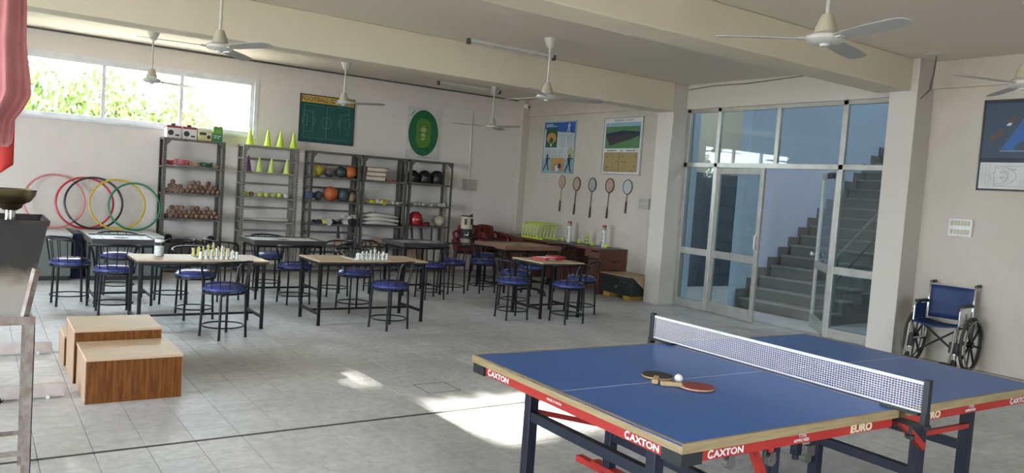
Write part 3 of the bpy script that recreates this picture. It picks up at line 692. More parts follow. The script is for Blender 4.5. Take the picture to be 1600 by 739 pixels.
# ================================================================ CARROM BOARDS ON STANDS
mat('carrom_grey', (.40, .39, .37), .4); mat('carrom_dark', (.05, .045, .045), .45); mat('carrom_pale', (.62, .61, .58), .35); wood('carrom_brown', (.26, .13, .08), (.19, .09, .055), 5, (1, 6, 6)); wood('carrom_tan', (.46, .32, .21), (.38, .26, .17), 4); mat('carrom_line', (.06, .02, .02), .5)
def carrom(x0, y0, x1, y1, zt, frame, field, label, foot=.10):
    W_, D_ = x1-x0, y1-y0
    t = tag(empty('carrom_stand', (x0, y0, 0)), 'black metal stand under the %s' % label, 'stand')
    zb = zt-.075
    for x in (.06, W_-.06):
        for y in (.06, D_-.06): boxo('leg', 'black_metal', (x-.014, y-.014, 0, x+.014, y+.014, zb), t, .002)
        boxo('top_bar', 'black_metal', (x-.014, .06, zb-.03, x+.014, D_-.06, zb), t); boxo('low_bar', 'black_metal', (x-.01, .06, .10, x+.01, D_-.06, .125), t)
    for y in (.06, D_-.06): boxo('top_bar', 'black_metal', (.06, y-.014, zb-.03, W_-.06, y+.014, zb), t)
    boxo('low_bar', 'black_metal', (.06, D_/2-.01, .10, W_-.06, D_/2+.01, .125), t)
    b = tag(empty('carrom_board', (x0, y0, zb)), label, 'carrom board')
    boxo('playing_field', field, (.03, .03, .006, W_-.03, D_-.03, .05), b)
    for q in ((0, 0, 0, W_, .035, .066), (0, D_-.035, 0, W_, D_, .066), (0, .035, 0, .035, D_-.035, .066), (W_-.035, .035, 0, W_, D_-.035, .066)): boxo('frame_rail', frame, q, b, .006)
    MB().lathe([(.085, .0), (.085, .0008), (.075, .0008), (.075, 0)], 24, (W_/2, D_/2, .05)).build('centre_ring', 'carrom_line', b)
    MB().lathe([(.03, 0), (.03, .0012), (.0001, .0012)], 20, (W_/2, D_/2, .05)).build('centre_spot', 'carrom_line', b)
    for sx in (0, 1):
        for sy in (0, 1):
            MB().lathe([(.024, 0), (.024, .001), (.0001, .001)], 16, (.088 if sx == 0 else W_-.088, .088 if sy == 0 else D_-.088, .05)).build('pocket', 'carrom_dark', b)
    for q in ((.2, .145, .05, W_-.2, .15, .0508), (.2, D_-.15, .05, W_-.2, D_-.145, .0508), (.145, .2, .05, .15, D_-.2, .0508), (W_-.15, .2, .05, W_-.145, D_-.2, .0508)): boxo('base_line', 'carrom_line', q, b)
carrom(1.10, 9.70, 1.80, 10.48, .785, 'carrom_dark', 'carrom_pale', 'leftmost carrom board before the coloured hoops')
carrom(2.97, 10.0, 3.93, 10.72, .785, 'carrom_dark', 'carrom_pale', 'pale carrom board before the rack of cones')
carrom(5.12, 10.1, 5.86, 10.84, .785, 'carrom_dark', 'carrom_grey', 'dark carrom board before the last rack')
carrom(6.94, 10.16, 8.06, 11.10, .765, 'carrom_brown', 'carrom_tan', 'brown carrom board beside the wall desk')
# small table with red box
chess_table(6.05, 7.98, 6.75, 8.68, .735, 'small square pale table with a red box on top')
rb = tag(empty('carrom_coin_box', (6.30, 8.26, .735), R(8)), 'flat red and white game box on the small square table', 'box')
mat('box_red', (.50, .04, .045), .5)
boxo('tray', 'box_red', (0, 0, 0, .34, .26, .03), rb, .003); boxo('card', 'white_plastic', (.04, .03, .03, .2, .23, .033), rb); boxo('lid', 'box_red', (.19, -.02, .03, .37, .20, .052), rb, .003); boxo('print', 'white_plastic', (.06, -.0012, .008, .18, 0, .022), rb)

# ================================================================ WINNERS' PODIUM
mat('podium_face', (.22, .082, .018), .55, c2=(.12, .04, .008), scale=3.5, stretch=(14, 14, 1.2), spec=.15, detail=8); wood('podium_top', (.62, .46, .31), (.54, .39, .25), 3, (1, 3, 1)); mat('podium_edge', (.28, .15, .07), .5)
wood('podium_side_lit', (.42, .28, .19), (.34, .22, .14), 3, (14, 14, 1.2))  # paler than the fronts: light reflected off the sides is put into the colour
def podium(x0, y0, x1, y1, h, label):
    t = tag(empty('podium_step', (x0, y0, 0)), label, 'podium', "winners' podium boxes"); W_, D_ = x1-x0, y1-y0
    boxo('front_panel', 'podium_face', (0, 0, 0, W_, .018, h-.02), t, .001); boxo('back_panel', 'podium_face', (0, D_-.018, 0, W_, D_, h-.02), t)
    for a, b in ((0, .018), (W_-.018, W_)): boxo('side_panel', 'podium_side_lit', (a, .018, 0, b, D_-.018, h-.02), t)
    boxo('top_panel', 'podium_top', (-.004, -.004, h-.02, W_+.004, D_+.004, h), t, .002)
    for x in (-.003, W_-.004): boxo('corner_strip', 'podium_edge', (x, -.003, 0, x+.007, .004, h-.02), t)
podium(.655, 5.81, 1.26, 6.385, .31, 'low wooden podium box nearest the camera')
podium(.64, 6.40, 1.225, 6.97, .395, 'tallest wooden podium box in the middle of the row')
podium(.63, 6.985, 1.21, 7.45, .24, 'lowest wooden podium box at the back of the row')

# ================================================================ STORAGE RACKS
YF_, YK = 12.87, 13.22
def rack(x0, x1, levels, m, label, rails=False, panel=None):
    t = tag(empty('storage_rack', (x0, YF_, 0)), label, 'rack', 'steel racks along the rear wall'); W_, D_ = x1-x0, YK-YF_; H_ = 2.075
    for x, sx in ((0, 1), (W_, -1)):
        for y, sy in ((0, 1), (D_, -1)):
            p = MB().box(min(x, x+sx*.045), min(y, y+sy*.004), 0, max(x, x+sx*.045), max(y, y+sy*.004), H_).box(min(x, x+sx*.004), min(y, y+sy*.045), 0, max(x, x+sx*.004), max(y, y+sy*.045), H_)
            po = p.build('upright', m, t, smooth=False)
            if y == 0:
                sl = MB()
                for k in range(40): sl.box(min(x+sx*.016, x+sx*.028), -.0012, .06+k*.05, max(x+sx*.016, x+sx*.028), 0, .085+k*.05)
                so_ = sl.build('slots', 'black_rubber', po, smooth=False); so_['kind'] = 'stuff'
    for z in levels:
        s = boxo('shelf', m, (.006, .006, z-.03, W_-.006, D_-.006, z-.0), t, .002)
    if rails:
        for z in [l_+.2 for l_ in levels[1:]]:
            boxo('back_rail', m, (.01, D_-.012, z, W_-.01, D_-.004, z+.035), t)
            for x in (.004, W_-.012): boxo('side_rail', m, (x, .01, z, x+.008, D_-.01, z+.03), t)
    for x, sx in ((.045, 1), (W_-.045, -1)):
        MB().prism([(0, 0), (sx*.07, 0), (0, -.09)][::sx], .003, Matrix(((1, 0, 0), (0, 0, 1), (0, 1, 0))), (x, .002, 2.045)).build('gusset', m, t, smooth=False, fix=True)
    if panel: boxo('panel', m, (.045, .01, .02, W_-.045, .02, panel), t)
    return t
LV = [2.075, 1.645, 1.235, .838, .455, .1]
rack(2.38, 3.29, LV, 'steel_rack', 'grey steel rack holding brown balls, leftmost of the five', panel=.42)
rack(3.575, 4.49, LV, 'steel_rack_pale', 'pale grey steel rack holding the cones', True)
rack(4.70, 5.61, LV, 'steel_rack', 'steel rack holding basketballs and footballs', True)
rack(5.645, 6.52, LV, 'steel_rack', 'dark steel rack holding cream bases and cricket pads')
rack(6.565, 7.47, [2.075, 1.645, 1.24, .86, .1], 'steel_rack', 'dark steel rack holding black helmets, rightmost of the five')
def shelf_z(i): return LV[i]
# --- boxes on top of the first rack
mat('carton_white', (.70, .66, .63), .6); mat('carton_black', (.04, .035, .035), .5); mat('carton_red', (.30, .05, .05), .5); mat('carton_yellow', (.66, .60, .22), .55); mat('carton_green', (.13, .26, .06), .5); mat('carton_dark_green', (.03, .17, .08), .5); mat('carton_lime', (.16, .34, .06), .5)
def ball_box(x, label, kind):
    z = 2.075
    if kind == 'green':
        b = tag(empty('ball_carton', (x, 12.93, z)), label, 'box'); boxo('carton', 'carton_green', (0, 0, 0, .14, .16, .24), b, .003)
        boxo('lower_print', 'carton_dark_green', (.002, -.0012, .002, .138, 0, .12), b); boxo('print', 'carton_lime', (.02, -.0015, .13, .12, 0, .185), b)
        for q in ((.01, .085, .05, .098), (.06, .082, .12, .095), (.01, .055, .045, .068), (.06, .05, .085, .066)): boxo('print', 'white_plastic', (q[0], -.0022, q[1], q[2], -.0012, q[3]), b)
        MB().tube([(.06, .08, .24), (.08, .08, .27), (.11, .08, .262), (.135, .08, .24)], .01).build('flap', 'carton_green', b); return
    b = tag(empty('ball_carton', (x, 12.93, z)), label, 'box'); W_ = .205
    boxo('carton', 'carton_white' if kind != 'yellow' else 'carton_yellow', (0, 0, 0, W_, .2, .185), b, .003)
    if kind == 'yellow':
        boxo('print', 'carton_white', (.005, -.0012, .05, W_-.005, 0, .18), b)
        MB().cyl((.075, -.0025, .10), (.075, 0, .10), .052, n=24).build('print', 'carton_yellow', b); MB().box(.025, -.004, .085, .125, -.0025, .125).build('print', 'carton_black', b)
        MB().cyl((.165, -.0025, .14), (.165, 0, .14), .028, n=20).build('print', 'carton_yellow', b); MB().cyl((.165, -.0025, .06), (.165, 0, .06), .03, n=20).build('print', 'carton_black', b)
    else:
        boxo('lid_band', 'carton_red', (-.002, -.002, .155, W_+.002, .202, .187), b)
        MB().cyl((.055, -.003, .08), (.055, 0, .08), .042, n=24).build('print', 'carton_black', b)
        for xx in (.135, .165): MB().cyl((xx, -.003, .045), (xx, 0, .045), .016, n=16).build('print', 'carton_black', b)
        boxo('carry_handle', 'carton_black', (.075, .08, .187, .135, .12, .225), b, .004)
ball_box(2.425, 'white ball carton with black handle at the left end of the rack top', 'a')
ball_box(2.655, 'white ball carton with red band, second on the rack top', 'b')
ball_box(2.875, 'yellow and white ball carton on the rack top', 'yellow'); ball_box(3.11, 'green carton at the right end of the rack top', 'green')
# --- skipping ropes
mat('rope_red', (.55, .06, .07), .6); mat('rope_pink', (.60, .16, .18), .6); mat('rope_green', (.05, .16, .09), .6); mat('rope_tan', (.42, .30, .18), .7)
def rope(x, m, label, turns=5, sc=1.):
    p = []
    for i in range(turns*14):
        a = 2*math.pi*i/14; k = random.uniform(.6, 1.1)*sc
        p.append((.075*k*math.cos(a)+.02*math.sin(a*.37), .07*k*math.sin(a), .012+.010*(i/14)+.02*abs(math.sin(a*.7))))
    o = MB().tube(p, .009, 6).build('skipping_rope', m, loc=(x, 13.0, 1.645)); tag(o, label, 'rope')
rope(2.48, 'rope_red', 'coiled red skipping rope at the left end of the rack', 6); rope(2.68, 'rope_pink', 'tangled pink-red skipping rope, tallest of the coils', 8, 1.15)
rope(2.86, 'rope_tan', 'coiled tan skipping rope on the rack'); rope(3.04, 'rope_green', 'coiled dark green skipping rope on the rack', 6); rope(3.18, 'rope_tan', 'small coil of tan rope at the right end of the rack', 3, .6)
# --- piles of brown balls
mat('brown_ball', (.22, .11, .07), .65, c2=(.11, .055, .04), scale=30); mat('brown_ball_b', (.30, .18, .11), .65, c2=(.16, .08, .05), scale=30)
bbm = []
for m in ('brown_ball', 'brown_ball_b'):
    o = MB().sphere((0, 0, 0), .0375, 14, 8).ring((0, 0, 0), .0373, .0016, (1, .4, .2), 20, 4).build('leather_ball', m); bbm.append(o.data); bpy.data.objects.remove(o)
ORD = ['first', 'second', 'third', 'fourth', 'fifth', 'sixth', 'seventh', 'eighth', 'ninth', 'tenth', 'eleventh']
def ball_pile(z, cols, pile):
    d = .0755
    for layer, keep in enumerate(cols):
        n = 0
        for k in range(11-layer):
            if not keep(k): continue
            o = bpy.data.objects.new('leather_ball', random.choice(bbm)); C.objects.link(o)
            o.location = (2.43+.0375+d*k+d*.5*layer, 12.945, z+.0375+.0655*layer)
            o.rotation_euler = (random.uniform(0, 6), random.uniform(0, 6), 0)
            tag(o, 'brown leather ball, %s from left in the %s row of the %s pile' % (ORD[n], ('bottom', 'middle', 'top')[layer], pile), 'ball', '%s pile of brown balls' % pile); n += 1
ball_pile(1.235, [lambda k: True, lambda k: k not in (3,), lambda k: k in (0, 4, 5, 7)], 'upper')
ball_pile(.838, [lambda k: True, lambda k: True, lambda k: k in (0, 1, 2, 4, 5, 7)], 'lower')
# --- shot and discus
mat('iron', (.045, .038, .035), .5, .4); mat('rust', (.30, .12, .07), .8)
tag(MB().sphere((0, 0, 0), .065, 20, 12).build('shot_put', 'iron', loc=(2.52, 13.0, .455+.065)), 'dark iron shot at the left of the lowest rack shelf', 'shot put')
tag(MB().sphere((0, 0, 0), .06, 20, 12).build('shot_put', 'iron', loc=(3.16, 13.0, .455+.06)), 'dark iron shot at the right of the lowest rack shelf', 'shot put')
def discus(x, z, label):
    d = tag(empty('discus', (x, 13.0, z)), label, 'discus'); MB().lathe([(.0001, 0), (.05, 0), (.10, .016), (.112, .020), (.10, .024), (.05, .040), (.0001, .040)], 24).build('disc', 'iron', d); MB().ring((0, 0, .02), .108, .006, k=24).build('rim', 'rust', d)
discus(2.70, .455, 'flat dark discus left of the stacked pair'); discus(2.83, .497, 'topmost dark discus of the stacked pair'); discus(2.935, .455, 'flat dark discus under the stacked pair')
# --- cones
cone_m = {}
def cone(x, z, m, h, label, y=13.0):
    key = (m, h)
    if key not in cone_m:
        c = empty('training_cone', (0, 0, 0))
        MB().lathe([(.052*h/.24, .012), (.012, h-.01), (.009, h), (.0001, h)], 20).build('body', m, c); MB().lathe([(.066*h/.24, 0), (.066*h/.24, .012), (.05*h/.24, .016)], 20).build('base', m, c)
        cone_m[key] = c
    else: c = copy_tree(cone_m[key])
    c.location = (x, y, z); tag(c, label, 'cone', 'training cones on the pale rack')
for x, l in ((3.70, 'leftmost tall lime cone on top of the pale rack'), (3.99, 'second tall lime cone from the left on top of the pale rack'), (4.20, 'third tall lime cone from the left on top of the pale rack'), (4.42, 'rightmost tall lime cone on top of the pale rack')): cone(x, 2.075, 'lime', .27, l)
cone(3.69, 1.645, 'purple', .26, 'purple cone on the second shelf of the pale rack')
for x, l in ((3.87, 'left lime cone beside the purple cone'), (4.07, 'middle lime cone on the second shelf'), (4.33, 'right lime cone on the second shelf')): cone(x, 1.645, 'lime_pale', .25, l)
# --- small balls
mat('tennis', (.58, .70, .06), .8, bump=.2, bscale=300); mat('olive_ball', (.42, .46, .08), .8); mat('white_ball', (.62, .60, .56), .6)
def tennis(x, y, z, m, label, r=.034, name='tennis_ball'):
    t = tag(empty(name, (x, y, z+r), random.uniform(0, 6)), label, 'ball')
    MB().sphere((0, 0, 0), r, 16, 10).build('felt', m, t)
    p = [Vector((math.cos(a)+.35*math.cos(3*a), math.sin(a)-.35*math.sin(3*a), 1.0*math.sin(2*a))).normalized()*r*.99 for a in [2*math.pi*i/40 for i in range(40)]]
    MB().tube(p, r*.05, 5, True).build('seam', 'white_ball', t)
for x, m, l in ((3.665, 'tennis', 'yellow tennis ball at the left end of the ball row'), (3.76, 'brown_ball_b', 'brown ball in the row of tennis balls'), (3.90, 'tennis', 'yellow tennis ball right of the brown ball'), (4.005, 'tennis', 'yellow tennis ball in the middle of the ball row'), (4.12, 'olive_ball', 'dull olive ball in the ball row'), (4.22, 'tennis', 'yellow tennis ball left of the white ball'), (4.33, 'white_ball', 'off-white ball at the right end of the ball row')): tennis(x, 12.98, 1.235, m, l, .042)
# --- bat on the pale rack
bt = tag(empty('wooden_bat', (4.38, 12.97, .838+.032)), 'pale wooden bat lying on the fourth shelf of the pale rack', 'bat')
MB().lathe([(.0001, 0), (.024, .004), (.03, .02), (.031, .22), (.024, .42), (.015, .56), (.012, .76)], 16, M=Matrix.Rotation(R(-90), 3, 'Y')).build('barrel', mat('bat_pale', (.55, .52, .44), .5), bt)
MB().lathe([(.012, .76), (.013, .80), (.022, .81), (.022, .83), (.0001, .832)], 16, M=Matrix.Rotation(R(-90), 3, 'Y')).build('knob', 'chrome', bt)
# --- big balls
mat('ball_yellow', (.50, .40, .05), .5); mat('ball_dark', (.055, .062, .070), .5); mat('ball_orange', (.55, .13, .035), .55, bump=.3, bscale=160); mat('ball_green', (.075, .10, .095), .5); mat('ball_tan', (.36, .24, .14), .5); mat('ball_blue', (.02, .10, .42), .4); mat('ball_pale', (.45, .39, .31), .6)
def sport_ball(x, z, r, m, label, seam='black_rubber', style='basket', y=13.02):
    b = tag(empty('sports_ball', (x, y, z+r), random.uniform(0, 1)), label, 'ball')
    MB().sphere((0, 0, 0), r, 24, 14).build('skin', m, b)
    if style == 'basket':
        for ax in ((1, .2, .1), (.1, .3, 1), (.6, .6, -.3)): MB().ring((0, 0, 0), r*.995, r*.018, ax, 36, 5).build('seam', seam, b)
    elif style == 'stripe':
        for k in (-.55, -.15, .25, .62): MB().ring((0, 0, 0), 1, r*.05, (0, 0, 1), 36, 6) ; rr = r*math.sqrt(1-k*k); MB().ring((r*k*.6, 0, r*k*.8), rr*.995, r*.07, (.6, 0, .8), 36, 6).build('stripe', seam, b)
    else:
        for ax, k in (((1, .2, .3), .45), ((1, .2, .3), -.45), ((.2, 1, .3), .4), ((.2, 1, .3), -.4), ((0, .3, 1), .4)):
            a = Vector(ax).normalized(); MB().ring(tuple(a*r*k), r*math.sqrt(1-k*k)*.995, r*.012, ax, 36, 5).build('seam', seam, b)
sport_ball(4.87, 1.645, .105, 'ball_yellow', 'yellow volleyball on the upper shelf of the ball rack', 'olive_ball', 'volley')
sport_ball(5.09, 1.645, .085, 'ball_dark', 'black and orange striped ball beside the yellow volleyball', 'ball_tan', 'stripe')
sport_ball(5.30, 1.645, .10, 'ball_dark', 'dark grey ball beside the upper basketball', 'black_rubber', 'volley')
sport_ball(5.475, 1.645, .112, 'ball_orange', 'orange basketball at the right end of the upper shelf')
sport_ball(4.76, 1.235, .075, 'ball_blue', 'bright blue ball at the left end of the ball rack', 'white_ball', 'volley')
sport_ball(4.91, 1.235, .08, 'ball_green', 'dark ball beside the blue ball', 'black_rubber', 'volley')
sport_ball(5.13, 1.235, .125, 'ball_orange', 'large orange basketball on the second ball shelf', 'ball_orange')
sport_ball(5.36, 1.235, .112, 'ball_green', 'dark green ball right of the large basketball', 'black_rubber', 'volley')
sport_ball(5.52, 1.235, .085, 'ball_tan', 'tan and brown ball at the right end of the second ball shelf', 'brown_ball', 'stripe')
# --- gloves and soft gear
mat('glove_black', (.03, .03, .03), .6); mat('glove_white', (.58, .55, .48), .7); mat('glove_yellow', (.55, .46, .06), .7); mat('glove_grey', (.35, .34, .32), .7)
def glove(x, z, rz, m, m2, label, s=1., y=12.98):
    g = tag(empty('sports_glove', (x, y, z), rz), label, 'glove')
    MB().lathe([(.0001, 0), (.075*s, 0), (.085*s, .02*s), (.07*s, .05*s), (.03*s, .068*s), (.0001, .07*s)], 16).build('palm', m, g)
    for k in range(4):
        a = -.6+.4*k
        MB().tube([(.05*s*math.sin(a), .05*s*math.cos(a), .03*s), (.11*s*math.sin(a), .11*s*math.cos(a), .045*s), (.15*s*math.sin(a), .14*s*math.cos(a), .025*s)], [.019*s, .018*s, .013*s], 8).build('finger', m2 if k % 2 else m, g)
    MB().tube([(.06*s, 0, .03*s), (.105*s, .03*s, .04*s), (.13*s, .08*s, .03*s)], [.02*s, .018*s, .012*s], 8).build('thumb', m2, g)
    MB().cyl((0, -.05*s, .03*s), (0, -.12*s, .03*s), .05*s, .055*s, 14).build('cuff', m2, g)
glove(4.93, .838, 1.2, 'glove_black', 'glove_yellow', 'black and yellow glove at the left of the glove shelf')
glove(5.14, .838, -.6, 'glove_black', 'glove_grey', 'black glove with grey cuff on the glove shelf', 1.15); glove(5.27, .838, 2.2, 'glove_black', 'glove_black', 'all black glove on the glove shelf', .9)
glove(5.45, .838, .4, 'glove_white', 'glove_black', 'cream glove with black fingers on the glove shelf', 1.35); glove(5.47, .93, 1.6, 'glove_white', 'glove_white', 'cream glove lying on top of another glove', 1.05)
glove(5.90, 1.235, 1.3, 'glove_yellow', 'glove_white', 'yellow and white glove on the pads rack'); glove(6.06, 1.235, .3, 'glove_white', 'glove_yellow', 'white glove with yellow trim on the pads rack')
glove(6.22, 1.235, 1.4, 'glove_white', 'glove_white', 'flat white glove beside the yellow trimmed glove', .8); glove(6.38, 1.235, -1.2, 'glove_white', 'glove_grey', 'white glove with grey cuff at the right of the pads rack', .8)
for x, l, rz in ((6.74, 'flat white glove at the left of the helmet rack', 1.5), (6.92, 'flat grey and white glove second on the helmet rack', -1.3), (7.10, 'flat white glove third on the helmet rack', 1.6)): glove(x, 1.24, rz, 'glove_white', 'glove_grey', l, .78)
glove(7.30, 1.24, .7, 'glove_grey', 'glove_grey', 'grey glove at the right end of the helmet rack', 1.0)
# --- bases
mat('cream_foam', (.66, .58, .43), .7)
for k, l in enumerate(('bottom', 'middle', 'top')):
    b = tag(empty('base_pad', (5.72+.008*k, 12.9, 1.645+.078*k)), '%s cream base pad of the stack of three' % l, 'base pad'); boxo('pad', 'cream_foam', (0, 0, 0, .38, .30, .066), b, .012); boxo('backing', 'brown_ball', (-.004, -.004, .066, .384 if k < 2 else .42, .304, .077), b, .002)
tag(boxo('resistance_band', 'rope_pink', (6.14, 12.95, 1.645, 6.22, 13.05, 1.685), bevel=.012), 'small red strap beside the cream base pads', 'strap')
tag(boxo('resistance_band', 'rope_red', (6.28, 12.95, 1.645, 6.36, 13.05, 1.67), bevel=.01), 'flat dark red strap at the right of the base pads shelf', 'strap')
# --- cricket pads
mat('pad_white', (.60, .57, .50), .7)
def leg_pad(y, z, label, rz, x0=5.68, m='pad_white'):
    p = tag(empty('cricket_pad', (x0, y, z), rz), label, 'pad')
    for k in range(4):
        yy = -.075+.05*k
        MB().tube([(.02, yy*1.3, .035), (.22, yy*1.35, .05), (.30, yy*1.35, .055), (.52, yy*.95, .04), (.66, yy*.8, .03), (.74, yy*.7, .02)], [.02, .036, .040, .032, .027, .018], 10).build('bolster', m, p)
    for xx in (.24, .33): MB().ring((xx, 0, .05), .09, .007, (1, 0, 0), 24, 6, sx=1., sy=.62).build('strap', 'glove_grey', p)
leg_pad(13.04, .838, 'lowest white cricket leg pad in the heap', 0); leg_pad(13.02, .905, 'middle white cricket leg pad in the heap', R(-1), 5.69); leg_pad(13.05, .972, 'topmost white cricket leg pad in the heap', R(-2), 5.67)
# --- helmets
def helmet(x, z, m, label, s=1., grill='iron', y=13.0, rz=0.):
    h = tag(empty('sports_helmet', (x, y, z), rz), label, 'helmet')
    MB().lathe([(.105*s, .015), (.118*s, .06), (.115*s, .13*s), (.095*s, .185*s), (.05*s, .222*s), (.0001, .23*s)], 22).build('shell', m, h)
    pk = [(.10*s*math.cos(a), -.10*s*math.sin(a)-(.06*s if 0.3 < a < 2.84 else 0)) for a in [math.pi*i/12 for i in range(13)]]
    MB().prism(pk, .012, None, (0, 0, .10*s)).build('peak', m, h, fix=True)
    for zz in (.02, .05, .08): MB().tube([(.105*s*math.cos(a), -.135*s*math.sin(a), zz*s) for a in [math.pi*i/12 for i in range(13)]], .0045, 6).build('grill_bar', grill, h)
    for sx in (-1, 1): MB().cyl((sx*.112*s, 0, .075*s), (sx*.126*s, 0, .075*s), .028*s).build('ear_guard', m, h)
mat('helmet_black', (.01, .01, .011), .3); mat('helmet_red', (.36, .02, .025), .25)
helmet(6.69, 1.645, 'helmet_black', 'black helmet at the left of the top helmet shelf', 1.05); helmet(6.94, 1.645, 'helmet_black', 'black helmet in the middle of the top helmet shelf', 1.1); helmet(7.20, 1.645, 'helmet_black', 'black helmet at the right of the top helmet shelf', 1.15)
helmet(6.80, .86, 'helmet_red', 'glossy red helmet on the lower helmet shelf', 1.15, 'red_dark', rz=.5)
glove(6.98, .86, 1.9, 'helmet_red', 'glove_black', 'red glove lying beside the red helmet', .9)
sport_ball(7.33, .86, .105, 'ball_pale', 'dull cream ball beside the red helmet', 'ball_tan', 'volley')
# --- bats leaning in the bottom of the racks
wood('willow', (.50, .36, .22), (.40, .27, .15), 4, (8, 8, 1))
def cricket_bat(x, y, tilt, label, m='willow', z=.1):
    b = tag(empty('cricket_bat', (x, y, z), 0), label, 'bat'); b.rotation_euler = (R(-7), R(tilt), 0)
    MB().prism([(-.05, 0), (.05, 0), (.052, .1), (.05, .42), (.02, .48), (-.02, .48), (-.05, .42), (-.052, .1)], .035, Matrix(((1, 0, 0), (0, 0, -1), (0, 1, 0)))).build('blade', m, b, smooth=False, bevel=.006, fix=True)
    MB().cyl((0, -.017, .47), (0, -.017, .72), .016).build('handle', 'glove_black', b)
cricket_bat(5.30, 13.06, 4, 'tan bat leaning behind the white chess pieces', z=.1); cricket_bat(5.41, 13.06, -5, 'second tan bat leaning behind the white chess pieces')
cricket_bat(6.72, 13.05, -6, 'bat with black grip at the left of the helmet rack foot'); cricket_bat(6.86, 13.05, -5, 'second bat with black grip at the helmet rack foot'); cricket_bat(7.04, 13.05, -3, 'third bat with black grip at the helmet rack foot')
cricket_bat(7.19, 13.05, 3, 'pale bat fourth at the helmet rack foot', 'bat_pale'); cricket_bat(7.34, 13.05, 4, 'pale bat at the right of the helmet rack foot', 'bat_pale')
kb = tag(empty('kit_bundle', (5.98, 13.0, .455)), 'tan folded canvas kit on the low shelf of the pads rack', 'kit bag'); MB().grid(lambda u, v: (-.3+.6*u, -.11+.24*v, .02+.12*math.sin(math.pi*u)**.5*(.6+.4*math.sin(9*u+4*v))*math.sin(math.pi*v)**.4), 20, 10).build('cloth', 'carrom_tan', kb, solid=.01)

# ================================================================ STEEL LOCKERS, HOOPS
mat('locker_green', (.15, .17, .155), .5, c2=(.12, .14, .125)); mat('locker_top', (.50, .50, .50), .4); mat('skirt_dark', (.03, .03, .03), .6)
def locker(x0, x1, label):
    l = tag(empty('steel_chest', (x0, 12.0, 0)), label, 'chest'); W_ = x1-x0
    boxo('plinth', 'skirt_dark', (.02, .02, 0, W_-.02, 1.18, .06), l); boxo('body', 'locker_green', (0, 0, .06, W_, 1.2, .60), l, .006); boxo('lid', 'locker_top', (-.01, -.015, .60, W_+.01, 1.2, .628), l, .004)
    for f in (.25, .75): boxo('hasp', 'chrome', (W_*f-.03, -.02, .54, W_*f+.03, 0, .60), l, .003)
locker(.15, 1.12, 'grey-green steel chest below the pink hoop'); locker(1.32, 2.27, 'grey-green steel chest behind the leftmost carrom board')
gb = tag(empty('blue_bundle', (1.22, 12.3, 0)), 'dark blue bag wedged between the two steel chests', 'bag'); MB().lathe([(.0001, 0), (.09, 0), (.095, .2), (.08, .5), (.05, .62), (.0001, .64)], 14).build('bag', mat('navy_cloth', (.03, .04, .10), .8), gb)
mat('hoop_pink', (.66, .24, .24), .4); mat('hoop_red', (.55, .03, .04), .35); mat('hoop_black', (.02, .02, .03), .35); mat('hoop_yellow', (.62, .42, .03), .35); mat('hoop_green', (.015, .22, .10), .35)
for k, (cx, m, l, rr) in enumerate(((.985, 'hoop_pink', 'pink hoop leaning on the rear wall, leftmost of five', .385), (1.371, 'hoop_red', 'red hoop overlapping the black hoop', .375), (1.485, 'hoop_black', 'black hoop overlapping the red hoop', .38), (1.795, 'hoop_yellow', 'yellow hoop between the black and green hoops', .375), (2.025, 'hoop_green', 'green hoop leaning on the wall, rightmost of five', .355))):
    y = 13.085 - .028*k; h = tag(empty('exercise_hoop', (cx, y, .628+rr*.985+.012)), l, 'hoop', 'hoops leaning on the wall'); h.rotation_euler = (R(80), 0, 0)
    MB().ring((0, 0, 0), rr, .015, k=56, n=8).build('tube', m, h)
    a = 1.9+k; MB().tube([(rr*math.cos(a+t), rr*math.sin(a+t), 0) for t in (-.05, 0, .05)], .0145, 8).build('joint_sleeve', 'hoop_black' if m != 'hoop_black' else 'white_ball', h)

# ================================================================ POSTERS
def poster(name, loc, rz, w_, h_, m, label, frame=None):
    p = tag(empty(name, (loc[0]-(.003 if rz else 0), loc[1]-(0 if rz else .003), loc[2]), rz), label, 'poster'); boxo('board', m, (-w_/2, -.018, -h_/2, w_/2, 0, h_/2), p, .002)
    if frame:
        for q in ((-w_/2, -h_/2, w_/2, -h_/2+.018), (-w_/2, h_/2-.018, w_/2, h_/2), (-w_/2, -h_/2, -w_/2+.018, h_/2), (w_/2-.018, -h_/2, w_/2, h_/2)): boxo('frame', frame, (q[0], -.024, q[1], q[2], -.017, q[3]), p)
    return p
def flat(p, m, x0, z0, x1, z1, d=.0195, n='print'): return boxo(n, m, (x0, -d, z0, x1, -.0178, z1), p)
def fpoly(p, m, poly, d=.020, n='print'): return MB().prism(poly, d-.0178, Matrix(((1, 0, 0), (0, 0, -1), (0, 1, 0))), (0, -.0178, 0)).build(n, m, p, smooth=False, fix=True)
def ell(cx, cz, rx, rz, n=40): return [(cx+rx*math.cos(2*math.pi*i/n), cz+rz*math.sin(2*math.pi*i/n)) for i in range(n)]
def fline(p, m, pts, r=.003, closed=False, d=.0195): return MB().tube([(x, -d, z) for x, z in pts], r, 4, closed).build('line', m, p)
mat('foot_green', (.010, .085, .075), .45); mat('foot_yellow', (.60, .44, .06), .5); mat('foot_red', (.28, .05, .02), .5); mat('line_green', (.22, .34, .30), .5)
fp = poster('football_poster', (5.075, YB, 2.633), 0, 1.0, .82, 'foot_green', 'green football ground diagram with yellow title band', 'carton_black')
flat(fp, 'foot_yellow', -.485, .275, .485, .395); text('lettering', 'FOOTBALL GROUND', 'foot_red', fp, .098, (0, -.0205, .30), (R(90), 0, 0), .003, align='CENTER', sx=1.02)
fline(fp, 'line_green', [(-.42, -.33), (.40, -.33), (.40, .23), (-.42, .23)], .0035, True); fline(fp, 'line_green', [(-.01, -.33), (-.01, .23)])
